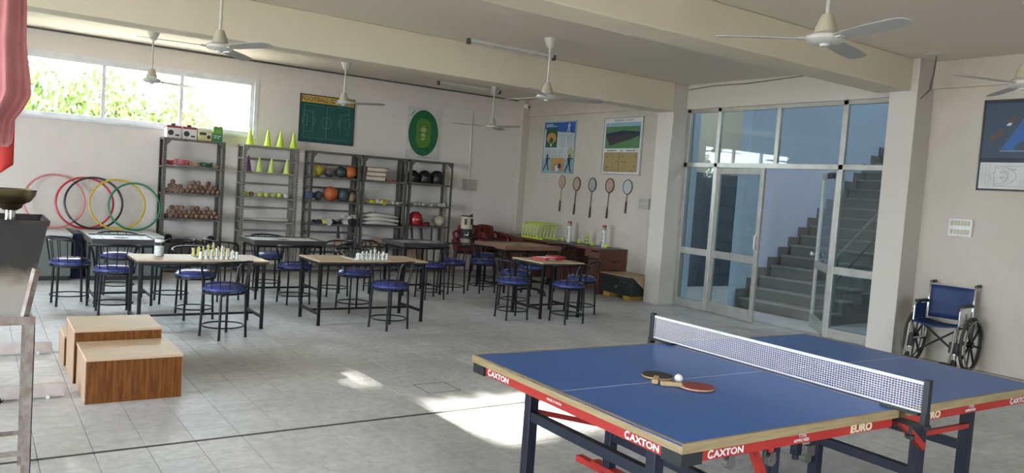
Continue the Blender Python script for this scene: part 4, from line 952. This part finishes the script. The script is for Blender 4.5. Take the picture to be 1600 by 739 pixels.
fline(fp, 'line_green', ell(-.01, -.05, .09, .10, 32), .003, True); fpoly(fp, 'line_green', ell(-.01, -.05, .012, .014, 12))
for s in (-1, 1):
    e = -.42 if s < 0 else .40
    fline(fp, 'line_green', [(e, -.22), (e-s*.16, -.22), (e-s*.16, .13), (e, .13)]); fline(fp, 'line_green', [(e, -.13), (e-s*.06, -.13), (e-s*.06, .05), (e, .05)]); fline(fp, 'line_green', [(e, -.08), (e+s*.025, -.08), (e+s*.025, .0), (e, .0)])
    fline(fp, 'line_green', [(e-s*.16-s*.04*math.sin(math.pi*i/8), -.12+.16*i/8) for i in range(9)])
mat('print_white', (.62, .62, .60), .5); mat('field_dark', (.015, .14, .05), .5); mat('field_mid', (.10, .24, .03), .5); mat('field_pale', (.42, .44, .20), .5)
cp = poster('cricket_poster', (6.975, YB, 2.597), 0, .68, .96, 'print_white', 'white poster with a green oval cricket field')
fpoly(cp, 'field_dark', ell(0, -.0, .315, .43), .019); fpoly(cp, 'field_mid', [(.155*math.cos(a), (.13 if math.sin(a) > 0 else -.13)+.15*math.sin(a)) for a in [2*math.pi*i/40 for i in range(40)]], .0205)
fpoly(cp, 'field_pale', ell(0, .07, .055, .06), .0215); fpoly(cp, 'field_pale', ell(0, -.06, .045, .08), .0215)
for z, w_ in ((.33, .11), (.27, .14), (.16, .09), (.10, .11), (.0, .12), (-.08, .08), (-.33, .13), (-.38, .09)): flat(cp, 'field_dark', -w_, z, w_, z+.012, .0225)
flat(cp, 'carton_black', -.10, -.455, .2, -.448); fline(cp, 'carton_black', [(-.28, .30), (-.24, .36), (-.20, .40)], .006)
# right wall posters (rotated to face -x)
RZ = R(-90)
mat('p_blue', (.02, .10, .36), .5); mat('p_teal', (.25, .40, .44), .5); mat('p_dgreen', (.015, .10, .055), .5); mat('p_orange', (.50, .27, .08), .5); mat('p_grey', (.36, .36, .36), .5); mat('p_skin', (.40, .22, .13), .5); mat('p_navy', (.012, .02, .05), .5); mat('p_grass', (.08, .20, .08), .5); mat('p_sky', (.22, .38, .50), .5); mat('p_court', (.36, .26, .10), .5); mat('p_light', (.50, .56, .58), .5)
bp = poster('baseball_poster', (XR, 12.01, 2.527), RZ, .98, 1.0, 'p_light', 'blue baseball poster with field diagram and player silhouettes', 'p_teal')
fpoly(bp, 'p_blue', [(-.47, .36), (-.2, .36), (.0, .30), (.47, .27), (.47, .48), (-.47, .48)], .0192)
flat(bp, 'print_white', -.44, .43, -.20, .45, .0205); flat(bp, 'p_light', -.44, .40, -.08, .415, .0205)
flat(bp, 'p_dgreen', -.42, .0, -.06, .37, .0205); fpoly(bp, 'p_orange', [(-.24+.15*math.cos(a), .17+.12*math.sin(a)) for a in [math.pi*i/16 for i in range(-2, 19)]] + [(-.24, .05)], .0212)
fpoly(bp, 'p_dgreen', [(-.24, .21), (-.17, .135), (-.24, .06), (-.31, .135)], .022); fpoly(bp, 'print_white', ell(-.24, .045, .025, .03, 14), .022)
def person_shape(p, m, x, z, s, d=.021):
    fpoly(p, m, ell(x, z+.155*s, .026*s, .03*s, 14), d); fpoly(p, m, [(x-.05*s, z+.125*s), (x+.05*s, z+.12*s), (x+.04*s, z), (x-.03*s, z)], d)
    fpoly(p, m, [(x-.03*s, z), (x+.01*s, z), (x-.05*s, z-.09*s), (x-.10*s, z-.17*s), (x-.13*s, z-.17*s), (x-.08*s, z-.07*s)], d); fpoly(p, m, [(x, z), (x+.04*s, z), (x+.06*s, z-.09*s), (x+.09*s, z-.17*s), (x+.05*s, z-.17*s), (x+.02*s, z-.08*s)], d)
    fpoly(p, m, [(x+.03*s, z+.12*s), (x+.05*s, z+.10*s), (x+.11*s, z+.09*s), (x+.12*s, z+.115*s)], d); fpoly(p, m, [(x+.10*s, z+.08*s), (x+.115*s, z+.07*s), (x+.02*s, z+.21*s), (x+.005*s, z+.205*s)], d)
person_shape(bp, 'print_white', .28, .36, .55)
for k in range(7): flat(bp, 'p_grey', .02, .22-.035*k, .2, .235-.035*k); flat(bp, 'p_grey', .24, .22-.035*k, .42, .235-.035*k)
for k in range(5): flat(bp, 'p_grey', -.42, -.06-.03*k, -.26, -.047-.03*k); flat(bp, 'p_grey', -.22, -.06-.03*k, -.04, -.047-.03*k); flat(bp, 'p_grey', 0, -.06-.03*k, .16, -.047-.03*k)
fpoly(bp, 'field_pale', ell(.37, -.10, .085, .10, 24), .0205)
flat(bp, 'p_teal', -.47, -.48, .47, -.22, .019); flat(bp, 'p_orange', -.19, -.46, .20, -.20, .0205); fpoly(bp, 'p_skin', [(-.17, -.44), (-.12, -.33), (-.02, -.30), (.12, -.30), (.18, -.38), (.17, -.45)], .021); fpoly(bp, 'print_white', ell(0, -.40, .07, .06, 20), .022); fpoly(bp, 'carton_black', ell(.07, -.36, .05, .05, 18), .0225)
person_shape(bp, 'p_navy', -.34, -.30, .85); person_shape(bp, 'p_navy', .35, -.31, .95)
vp = poster('volleyball_poster', (XR, 10.22, 2.54), RZ, 1.0, 1.0, 'print_white', 'framed poster of a dark court over a tan court plan', 'p_grey')
flat(vp, 'p_sky', -.44, .34, .44, .41, .0192); flat(vp, 'p_grass', -.44, -.04, .44, .34, .0192); [flat(vp, 'p_grey', a_, .435, a_+w__, .46) for a_, w__ in ((-.24, .06), (-.17, .05), (-.11, .07), (-.03, .05), (.08, .05), (.14, .06), (.21, .04))]
fpoly(vp, 'p_navy', [(-.42, .22), (.0, .27), (.43, .24), (.43, .18), (.22, .12), (-.10, .06), (-.30, .01), (-.42, .16)], .0205, 'court_picture'); fpoly(vp, 'carton_black', [(-.42, .18), (.43, .22), (.2, .12), (-.32, .02)], .0212)
for x0, x1 in ((-.38, -.12), (-.03, .03), (.12, .36)): flat(vp, 'carton_black', x0, -.085, x1, -.072)
flat(vp, 'p_court', -.44, -.45, .42, -.11, .0192); flat(vp, 'carton_black', -.045, -.46, -.038, -.10, .0205)
fline(vp, 'carton_black', [(-.43, -.44), (.41, -.44), (.41, -.12), (-.43, -.12)], .002, True)
for x, z in ((-.36, -.2), (-.36, -.38), (.03, -.18), (.03, -.28), (.10, -.28), (.33, -.17), (.33, -.36), (-.12, -.28)): flat(vp, 'carton_black', x, z, x+.035, z+.012, .0205)
hp = poster('handball_poster', (XR, 3.80, 2.505), RZ, 1.02, 1.0, 'p_navy', 'dark blue handball court poster over a white court plan', 'carton_black')
mat('h_bg', (.03, .06, .10), .45); mat('h_blue', (.015, .11, .38), .4); mat('h_edge', (.10, .16, .20), .5); mat('h_brown', (.10, .06, .045), .5)
flat(hp, 'h_bg', -.49, -.14, .49, .46, .0188); fpoly(hp, 'h_blue', [(-.30, -.06), (.5, -.06), (.5, .40), (-.02, .40)], .0195)
fline(hp, 'h_edge', [(-.30, -.06), (-.02, .40), (.5, .40)], .003, d=.0198); fline(hp, 'print_white', [(-.30, -.065), (.5, -.065)], .003, d=.0198); fline(hp, 'h_edge', [(-.12, .24), (.5, .24)], .003, d=.0198)
fpoly(hp, 'h_bg', [(-.16+.02, -.058)] + [(.10-.27*math.cos(a), -.058+.13*math.sin(a)) for a in [math.pi*i/20 for i in range(1, 20)]] + [(.36, -.058)], .0202)
text('lettering', 'HANDBALL', 'p_grey', hp, .055, (.05, -.0195, .462), (R(90), 0, 0), .001, align='CENTER')
fpoly(hp, 'h_brown', [(-.43, .08), (-.40, .02), (-.28, .14), (-.31, .18)], .0202); fpoly(hp, 'h_brown', [(-.25, .26), (-.22, .22), (-.16, .30), (-.18, .34)], .0202); fpoly(hp, 'print_white', [(-.26, .21), (-.22, .21), (-.20, .24), (-.24, .24)], .021)
flat(hp, 'print_white', -.49, -.48, .49, -.19, .019); fline(hp, 'p_grey', [(-.33, -.45), (.45, -.45), (.45, -.23), (-.33, -.23)], .003, True); fline(hp, 'p_grey', [(-.33+.22*math.sin(math.pi*i/12), -.34-.11*math.cos(math.pi*i/12)) for i in range(13)], .003); fline(hp, 'p_grey', [(-.33+.14*math.sin(math.pi*i/12), -.34-.09*math.cos(math.pi*i/12)) for i in range(13)], .003)
for k in range(3): flat(hp, 'p_grey', -.46+.035*k, -.45, -.457+.035*k, -.22)
fline(hp, 'p_grey', [(-.33, -.37), (-.37, -.37), (-.37, -.31), (-.33, -.31)], .003)
for x, z in ((-.28, -.3), (-.28, -.36), (-.16, -.27), (.3, -.43)): flat(hp, 'p_grey', x, z, x+.05, z+.01)

# ================================================================ RACQUETS ON THE WALL
mat('string_pink', (.52, .36, .28), .7); mat('string_grey', (.42, .41, .40), .7); mat('string_white', (.62, .62, .60), .7); mat('rq_black', (.02, .02, .02), .4); mat('rq_brown', (.10, .04, .03), .4); mat('rq_tan', (.42, .34, .22), .4); mat('rq_teal', (.05, .12, .14), .4)
def racquet(y, ztop, zbot, mf, ms, shaft, label, tilt=0., sw=1.):
    r_ = tag(empty('badminton_racquet', (XR-.022, y, ztop), RZ), label, 'racquet', 'racquets hung on the right wall'); r_.rotation_euler = (0, R(tilt), RZ); L_ = ztop-zbot
    MB().ring((0, 0, -.125), .124, .0085, (0, 1, 0), 36, 8, sx=.80*sw, sy=1).build('head_frame', mf, r_)
    bed = MB()
    for i in range(-9, 10):
        x = i*.0105*sw; h = .122*math.sqrt(max(0, 1-(x/(.099*sw))**2)); bed.box(x-.0023, -.001, -.125-h, x+.0023, .001, -.125+h)
    for i in range(-11, 12):
        z = i*.0105; h = .098*sw*math.sqrt(max(0, 1-(z/.122)**2)); bed.box(-h, -.0013, -.125+z-.0023, h, .0013, -.125+z+.0023)
    o = bed.build('string_bed', ms, r_, smooth=False)
    MB().cyl((0, 0, -.247), (0, 0, -L_+.16), .0065).build('shaft', shaft, r_); MB().cyl((0, 0, -L_+.2), (0, 0, -L_), .0135, .0165, 10).build('grip', 'rq_black', r_); MB().cyl((0, .0, -.01), (0, .022, -.01), .004).build('nail', 'chrome', r_)
racquet(11.82, 1.995, 1.307, 'rq_tan', 'string_pink', 'rq_tan', 'racquet with a tan frame, leftmost of five on the wall', 2, .95)
racquet(11.37, 1.968, 1.272, 'rq_brown', 'string_pink', 'rq_black', 'brown framed racquet with pinkish strings, second on the wall', 3)
racquet(10.92, 1.967, 1.24, 'rq_black', 'string_grey', 'rq_black', 'black racquet with grey strings in the middle of the wall row', 2)
racquet(10.445, 1.969, 1.262, 'rq_brown', 'string_pink', 'rq_black', 'brown framed racquet with pinkish strings, fourth on the wall', 3, 1.05)
racquet(9.985, 1.96, 1.382, 'rq_teal', 'string_white', 'rq_teal', 'pale strung racquet beside the switch board, rightmost of five', 2, 1.1)

# ================================================================ WALL DESK AND WHAT STANDS ON IT
wood('desk_wood', (.16, .062, .040), (.10, .036, .024), 3, (6, 6, 1)); mat('desk_top', (.085, .07, .065), .4)
dk = tag(empty('writing_desk', (8.62, 9.87, 0)), 'long dark brown wooden desk along the racquet wall', 'desk')
DL = 3.13
boxo('worktop', 'desk_top', (0, 0, .735, .65, DL, .765), dk, .003); boxo('edge_band', 'desk_wood', (-.006, 0, .733, 0, DL, .767), dk)
for y0, y1 in ((0, .03), (.95, .98), (1.38, 1.41), (DL-.9, DL-.87), (DL-.03, DL)): boxo('side_panel', 'desk_wood', (.03, y0, 0, .63, y1, .735), dk)
boxo('end_shelf_unit', 'desk_wood', (.05, .03, .1, .08, .30, .70), dk); boxo('front_panel', 'desk_wood', (.04, .98, .10, .07, 1.38, .735), dk); boxo('front_panel', 'desk_wood', (.04, DL-.87, .10, .07, DL-.03, .735), dk)
boxo('drawer', 'desk_wood', (.04, .24, .61, .6, .40, .735), dk, .003); boxo('foot_rail', 'desk_wood', (.5, .03, .06, .53, .95, .16), dk)
for z in (.22, .38, .54): boxo('slot', 'black_rubber', (.32, -.0015, z, .50, 0, z+.03), dk)
# nested hurdles
def hurdle(y, x, label, rz=0.):
    h = tag(empty('training_hurdle', (x, y, .765), rz), label, 'hurdle', 'nested lime hurdles on the desk')
    for sx in (-1, 1):
        MB().tube([(sx*.17, -.12, .012), (sx*.17, .02, .012), (sx*.19, .05, .03), (sx*.205, .035, .15), (sx*.20, .0, .25), (sx*.17, -.01, .285)], .011, 8).build('side_tube', 'lime', h)
        MB().box(sx*.17-.018, -.13, 0, sx*.17+.018, .06, .012).build('foot', 'lime', h, smooth=False)
    MB().tube([(-.17, -.01, .285), (-.1, -.015, .29), (.1, -.015, .29), (.17, -.01, .285)], .012, 8).build('crossbar', 'lime', h)
for k, l in enumerate(('first', 'second', 'third', 'fourth', 'fifth', 'sixth')): hurdle(12.22-.105*k, 8.92-.004*k, 'lime plastic hurdle, %s from the left in the nested row' % l, R(6-2*k))
def shuttle_tube(y, x, label):
    t = tag(empty('shuttlecock_tube', (x, y, .765)), label, 'tube'); MB().cyl((0, 0, 0), (0, 0, .30), .034, n=20).build('tube', 'white_plastic', t); MB().cyl((0, 0, .30), (0, 0, .345), .034, n=20).build('green_band', mat('tube_green', (.22, .34, .20), .5), t); MB().cyl((0, 0, .345), (0, 0, .385), .036, n=20).build('cap', 'red_plastic', t)
    for k, h_ in enumerate((.018, .012, .02, .016, .02, .012)): boxo('print', 'carton_black', (-.036, -.010, .06+k*.034, -.028, .012, .06+k*.034+h_), t)
shuttle_tube(11.18, 9.02, 'white shuttlecock tube with red cap nearer the hurdles'); shuttle_tube(10.22, 9.02, 'white shuttlecock tube with red cap nearer the pillar')
cn = tag(empty('ball_can', (9.05, 10.70, .765)), 'clear tennis ball can between the two shuttlecock tubes', 'can')
MB().lathe([(.0001, 0), (.037, 0), (.037, .2), (.0001, .2)], 18).build('can', 'jar_plastic', cn)
for k in range(3): MB().sphere((0, 0, .034+.062*k), .031, 14, 8).build('ball', 'tennis', cn)
for y, x, l in ((11.46, 9.1, 'tennis ball on the desk beside the hurdles'), (10.95, 9.08, 'tennis ball on the desk left of the clear can'), (10.46, 8.98, 'tennis ball on the desk right of the clear can'), (9.99, 8.87, 'tennis ball on the desk at its right end')): tennis(x, y, .765, 'tennis', l, .040)

# ================================================================ TRUNK
mat('trunk_green', (.022, .028, .024), .45, .2, c2=(.03, .036, .03)); wood('trunk_cover', (.50, .36, .22), (.42, .29, .17), 4); wood('block_yellow', (.46, .29, .06), (.34, .21, .04), 5)
tk = tag(empty('metal_trunk', (8.70, 9.09, 0)), 'black-green metal trunk with tan board on top beside the pillar', 'trunk')
boxo('body', 'trunk_green', (0, 0, .075, .52, .76, .30), tk, .006); boxo('lid', 'trunk_green', (-.008, -.008, .30, .528, .768, .375), tk, .01)
MB().lathe([(.03, 0), (.03, .012), (.0001, .014)], 18, (-.005, .36, .20), Matrix.Rotation(R(-90), 3, 'Y')).build('padlock', 'chrome', tk); boxo('hasp', 'trunk_green', (-.012, .345, .22, -.002, .375, .31), tk)
for y in (.18, .60): MB().tube([(-.004, y-.06, .27), (-.03, y-.05, .25), (-.03, y+.05, .25), (-.004, y+.06, .27)], .006).build('grab_handle', 'trunk_green', tk)
for y in (.06, .54): bk = tag(boxo('timber_block', 'block_yellow', (8.72, 9.09+y, 0, 9.18, 9.09+y+.16, .075), bevel=.004), 'yellow timber block under the %s end of the trunk' % ('pillar' if y < .3 else 'desk'), 'timber block')
tc_ = tag(empty('cover_board', (8.70, 9.09, .375)), 'tan cardboard sheet folded over the trunk lid', 'board'); boxo('sheet', 'trunk_cover', (-.02, .02, 0, .54, .76, .014), tc_, .003)
MB().prism([(.0, .0), (.54, 0), (.54, -.28), (.40, -.28)], .012, Matrix(((1, 0, 0), (0, 0, 1), (0, 1, 0))), (-.02, -.012, .014)).build('flap', 'trunk_cover', tc_, smooth=False, fix=True)

# ================================================================ RED PLASTIC CHAIRS + PUNCHING BAG
mat('red_chair_plastic', (.19, .022, .022), .45)
def red_chair(x, y, z, rz, label):
    c = tag(empty('plastic_chair', (x, y, z), rz), label, 'chair', 'red plastic armchairs'); m = 'red_chair_plastic'
    MB().grid(lambda u, v: (-.22+.44*u, -.21+.42*v, .42-.015*math.sin(math.pi*u)*math.sin(math.pi*v)), 8, 8).build('seat', m, c, solid=.012)
    MB().grid(lambda u, v: ((-.23+.46*u)*(1-.12*v), -.20-.10*v-.05*math.sin(math.pi*u), .42+.38*v-.03*(2*u-1)**2*v), 10, 8).build('backrest', m, c, solid=.012)
    for sx in (-1, 1):
        for sy in (-1, 1): MB().tube([(sx*.21, sy*.19, .42), (sx*.25, sy*.25, 0)], [.03, .02], 8).build('leg', m, c)
        MB().tube([(sx*.21, -.24, .66), (sx*.27, -.05, .65), (sx*.275, .14, .635), (sx*.255, .22, .56), (sx*.23, .21, .43)], [.022, .026, .028, .026, .022], 8).build('arm', m, c)
    for k in range(3): MB().box(-.13+.10*k, -.305, .5, -.07+.10*k, -.285, .75).build('slat', 'red_dark', c, smooth=False)
for k, l in enumerate(('bottom', 'top')): red_chair(7.62, 12.42, .14*k, R(150), '%s red plastic armchair of the stack under the punching bag' % l)
for k, l in enumerate(('bottom', 'top')): red_chair(8.33, 12.72, .13*k, R(178), '%s red plastic armchair of the stack in the room corner' % l)
pbg = tag(empty('punching_bag', (7.62, 12.50, .565)), 'cream punching bag with black band standing on red chairs', 'punching bag')
mat('bag_cream', (.56, .47, .34), .6)
MB().lathe([(.0001, 0), (.10, 0), (.108, .02), (.108, .52), (.098, .54), (.0001, .54)], 24).build('body', 'bag_cream', pbg); MB().lathe([(.110, .12), (.110, .30)], 24).build('band', 'glove_black', pbg)
mk = MB().prism([(-.06, .035), (-.01, .03), (.005, .045), (.005, .08), (.018, .08), (.018, .015), (-.01, .012), (-.06, .022)], .003, Matrix(((1, 0, 0), (0, 0, -1), (0, 1, 0)))).build('print', 'white_plastic', pbg, smooth=False, fix=True, loc=(-.035, -.108, .165), rot=(0, 0, R(-20)))
for a in (-2.3, -1.2, -.3): boxo('tab', 'glove_black', (-.025, -.115, .38, .025, -.100, .49), pbg).rotation_euler = (0, 0, a+1.57)
MB().ring((0, 0, .535), .10, .010, k=24).build('rim', 'glove_black', pbg); MB().tube([(.09, 0, .53), (.12, .0, .57), (.09, .04, .55)], .012).build('hanging_loop', 'glove_black', pbg)

# ================================================================ WHEELCHAIR
mat('wc_blue', (.012, .035, .13), .6); mat('wc_tyre', (.05, .045, .04), .7); mat('wc_handrim', (.22, .19, .13), .4, .3)
wc = tag(empty('wheelchair', (8.92, 4.36, 0), R(186)), 'blue seated folding wheelchair against the right wall', 'wheelchair')   # faces local +x
def wheel(y, s):
    wv = MB().ring((0, 0, 0), .285, .018, (0, 1, 0), 48, 10).build('rear_wheel', 'wc_tyre', wc, loc=(-.06, y, .303))
    MB().ring((0, s*.035, 0), .262, .010, (0, 1, 0), 40, 8).build('hand_rim', 'wc_handrim', wv); MB().cyl((0, -.03, 0), (0, .03, 0), .035).build('hub', 'cap_black', wv)
    for k in range(8):
        a = 2*math.pi*k/8+.2; MB().bar((.02*math.cos(a), 0, .02*math.sin(a)), (.275*math.cos(a), 0, .275*math.sin(a)), .016, .022).build('spoke', 'cap_black', wv, smooth=False)
wheel(.29, 1); wheel(-.29, -1)
for sy in (-1, 1):
    y = sy*.235
    MB().tube([(-.19, y, .30), (-.20, y, .50), (-.215, y, .90), (-.235, y, .925), (-.30, y, .93)], .012).build('back_post', 'chrome', wc)
    MB().cyl((-.23, y, .927), (-.34, y, .932), .019).build('push_handle', 'black_rubber', wc)
    MB().tube([(-.20, y, .50), (.20, y, .50), (.25, y, .47), (.30, y, .25), (.36, y, .12)], .012).build('seat_rail', 'chrome', wc)
    MB().tube([(-.21, y, .70), (.13, y, .70), (.17, y, .67), (.175, y, .30)], .011).build('arm_frame', 'chrome', wc)
    boxo('arm_pad', 'black_rubber', (-.16, y-.026, .705, .13, y+.026, .735), wc, .01)
    boxo('side_panel', 'wc_blue' if sy < 0 else 'white_plastic', (-.15, y-.004, .515, .14, y+.004, .69), wc, .003)
    MB().tube([(-.19, y, .30), (.20, y, .30)], .011).build('lower_rail', 'chrome', wc)
    cs = MB().cyl((.22, y-.013, .075), (.22, y+.013, .075), .075, n=24).build('caster_wheel', 'wc_tyre', wc); MB().box(.20, y-.022, .07, .24, y-.016, .2).box(.20, y+.016, .07, .24, y+.022, .2).cyl((.22, y, .2), (.2, y, .31), .014).build('caster_fork', 'chrome', cs)
    boxo('footplate', 'black_rubber', (.30, y-.09 if sy > 0 else y-.03, .10, .46, y+.03 if sy > 0 else y+.09, .118), wc, .006)
    boxo('calf_pad', 'black_rubber', (.24, y-.05, .22, .265, y+.05, .34), wc, .01)
MB().tube([(.0, .23, .15), (.0, -.23, .49)], .011).tube([(.02, -.23, .15), (.02, .23, .49)], .011).build('cross_brace', 'cap_black', wc)
MB().grid(lambda u, v: (-.20+.42*u, -.235+.47*v, .505-.03*math.sin(math.pi*v)), 6, 10).build('seat', 'wc_blue', wc, solid=.012); MB().grid(lambda u, v: (-.205-.012*u-.03*math.sin(math.pi*v), -.235+.47*v, .53+.37*u), 6, 10).build('backrest', 'wc_blue', wc, solid=.012)
fpl = boxo('print', 'glove_grey', (-.03, .2395, .56, .02, .2405, .64), wc)

# ================================================================ LEFT EDGE: TORCH STAND, FLAGS, BOARDS
mat('angle_steel', (.36, .32, .29), .5, .3, c2=(.24, .17, .14), scale=18); mat('hopper_sheet', (.42, .40, .37), .55, .2, c2=(.30, .27, .24), scale=5); mat('soot', (.022, .019, .018), .8, c2=(.06, .05, .045), scale=9); mat('brass', (.16, .12, .06), .32, .8)
def burnt():
    m = bpy.data.materials.new('hopper_burnt'); m.use_nodes = True; N, L = nodes_of(m); p = N['Principled BSDF']; p.inputs['Roughness'].default_value = .6
    tc = N.new('ShaderNodeTexCoord'); sp = N.new('ShaderNodeSeparateXYZ'); L.new(tc.outputs['Object'], sp.inputs[0])
    nz = N.new('ShaderNodeTexNoise'); nz.inputs['Scale'].default_value = 7; nz.inputs['Detail'].default_value = 6; L.new(tc.outputs['Object'], nz.inputs['Vector'])
    ad = N.new('ShaderNodeMath'); ad.operation = 'MULTIPLY_ADD'; ad.inputs[1].default_value = .22; L.new(nz.outputs['Fac'], ad.inputs[0]); L.new(sp.outputs['Z'], ad.inputs[2])
    cr = N.new('ShaderNodeValToRGB'); e = cr.color_ramp.elements; mr = N.new('ShaderNodeMapRange'); mr.inputs[1].default_value = .95; mr.inputs[2].default_value = 1.42; L.new(ad.outputs[0], mr.inputs[0]); L.new(mr.outputs[0], cr.inputs['Fac'])
    e[0].position = .0; e[0].color = (.40, .38, .36, 1); e[1].position = .62; e[1].color = (.03, .026, .024, 1)
    q = e.new(.38); q.color = (.40, .36, .31, 1); q = e.new(.48); q.color = (.22, .17, .13, 1)
    L.new(cr.outputs['Color'], p.inputs['Base Color']); MATS['hopper_burnt'] = m
burnt()
ts = tag(empty('torch_stand', (-.15, 4.76, 0)), 'tapered sheet metal torch stand with sooty rim on angle-iron legs', 'stand')
for x in (-.36, .40):
    for y in (-.34, .0): 
        MB().box(x-.02, y, 0, x+.02, y+.004, .84).box(x+.016, y, 0, x+.02, y+.04, .84).build('leg', 'angle_steel', ts, smooth=False)
for y in (-.34, .0): boxo('top_rail', 'angle_steel', (-.38, y-.002, .81, .42, y+.006, .85), ts); boxo('low_rail', 'angle_steel', (-.38, y+.004, .16, .38, y+.008, .185), ts)
for x in (-.38, .39): boxo('side_rail', 'angle_steel', (x, -.34, .81, x+.02, .0, .85), ts)
def frustum(z0, z1, f0, f1, inner=.004):
    m_ = MB(); c = (.015, -.165)
    a = [(c[0]+sx*f0[0], c[1]+sy*f0[1], z0) for sx, sy in ((-1, -1), (1, -1), (1, 1), (-1, 1))]; b = [(c[0]+sx*f1[0], c[1]+sy*f1[1], z1) for sx, sy in ((-1, -1), (1, -1), (1, 1), (-1, 1))]
    return m_.add(a+b, [(0, 1, 5, 4), (1, 2, 6, 5), (2, 3, 7, 6), (3, 0, 4, 7)])
def fr(z): return (.36+(z-.85)*.17, .155+(z-.85)*.17)
frustum(.85, 1.315, fr(.85), fr(1.315)).build('hopper', 'hopper_burnt', ts, smooth=False, solid=.006)
frustum(1.30, 1.325, tuple(q+.006 for q in fr(1.30)), tuple(q+.006 for q in fr(1.325))).build('rim', 'soot', ts, smooth=False, solid=.006)
boxo('tray', 'soot', (-.40, -.36, 1.27, .42, .03, 1.275), ts)
e0, e1 = fr(.85), fr(1.09); MB().bar((.015+e0[0], -.165-e0[1], .85), (.015+e1[0], -.165-e1[1], 1.09), .035, .02).build('corner_angle', 'angle_steel', ts, smooth=False)
bl = tag(empty('brass_bowl', (.155, 4.55, 1.275)), 'dark brass bowl on a short chrome stem above the sooty stand', 'bowl')
MB().cyl((0, 0, 0), (0, 0, .09), .026, .022, 18).build('stem', 'chrome', bl); MB().lathe([(.03, .085), (.05, .10), (.055, .115), (.0001, .115)], 24).build('collar', 'brass', bl)
MB().lathe([(.0001, .11), (.05, .112), (.085, .13), (.105, .16), (.112, .19), (.106, .19), (.098, .165), (.06, .125), (.0001, .122)], 28).build('bowl', 'brass', bl)
# flags on a pole
mat('flag_pink', (.62, .25, .26), .75, c2=(.54, .20, .21), scale=3); mat('flag_red', (.55, .03, .025), .7)
fpol = tag(empty('flag_pole', (.05, 6.1, 0)), 'grey metal pole standing behind the torch stand', 'pole'); MB().cyl((0, 0, .03), (0, 0, 2.95), .014).build('pole', 'angle_steel', fpol); MB().lathe([(.16, 0), (.15, .03), (.02, .05)], 24).build('base', 'black_metal', fpol)
def interp(z, tab):
    for (z0, v0), (z1, v1) in zip(tab, tab[1:]):
        if z1 <= z <= z0: return v1+(v0-v1)*(z-z1)/(z0-z1)
    return tab[-1][1] if z < tab[-1][0] else tab[0][1]
OUT = [(3.0, .225), (2.6, .265), (2.35, .27), (2.1, .30), (2.02, .305), (1.92, .26), (1.85, .215), (1.68, .205), (1.6, .2)]
def flag_fn(u, v, zt=2.95, zb=1.68, ph=0.):
    zbot = zb + (0 if u < .9 else (u-.9)*.3)
    z = zt + (zbot-zt)*v; xr = interp(z, OUT); x0 = -.12
    x = x0 + (xr-x0)*u; fold = .05*math.sin(u*15+1.5*v+ph)*(.4+.6*v) + .02*math.sin(u*31+3*v)
    return (x + .012*math.sin(u*15+1.2), 6.0+fold, z)
fl = tag(MB().grid(flag_fn, 70, 50).build('pink_flag', 'flag_pink', solid=.003), 'large faded pink flag hanging in folds at the left edge', 'flag')
rf = tag(MB().grid(lambda u, v: (-.2+.42*u, 6.19+.03*math.sin(u*11+v), 2.0+(1.28+.36*max(0, u-.2)-2.0)*v), 30, 14).build('red_flag', 'flag_red', solid=.003), 'red flag showing below the pink flag', 'flag')
mat('pink_board', (.55, .49, .47), .6, c2=(.46, .40, .38), scale=12)
for y, x1, l in ((7.46, .58, 'pale painted base board on the floor nearer the podium back'), (6.04, .555, 'pale painted base board on the floor nearer the camera')):
    b = tag(empty('base_board', (-.9, y, 0)), l, 'board'); boxo('plank', 'pink_board', (0, 0, .012, x1+.9, .045, .10), b, .004)
    for xx in (.2, x1+.80): MB().cyl((xx, -.012, .012), (xx, .03, .012), .012).build('glide', 'white_plastic', b)
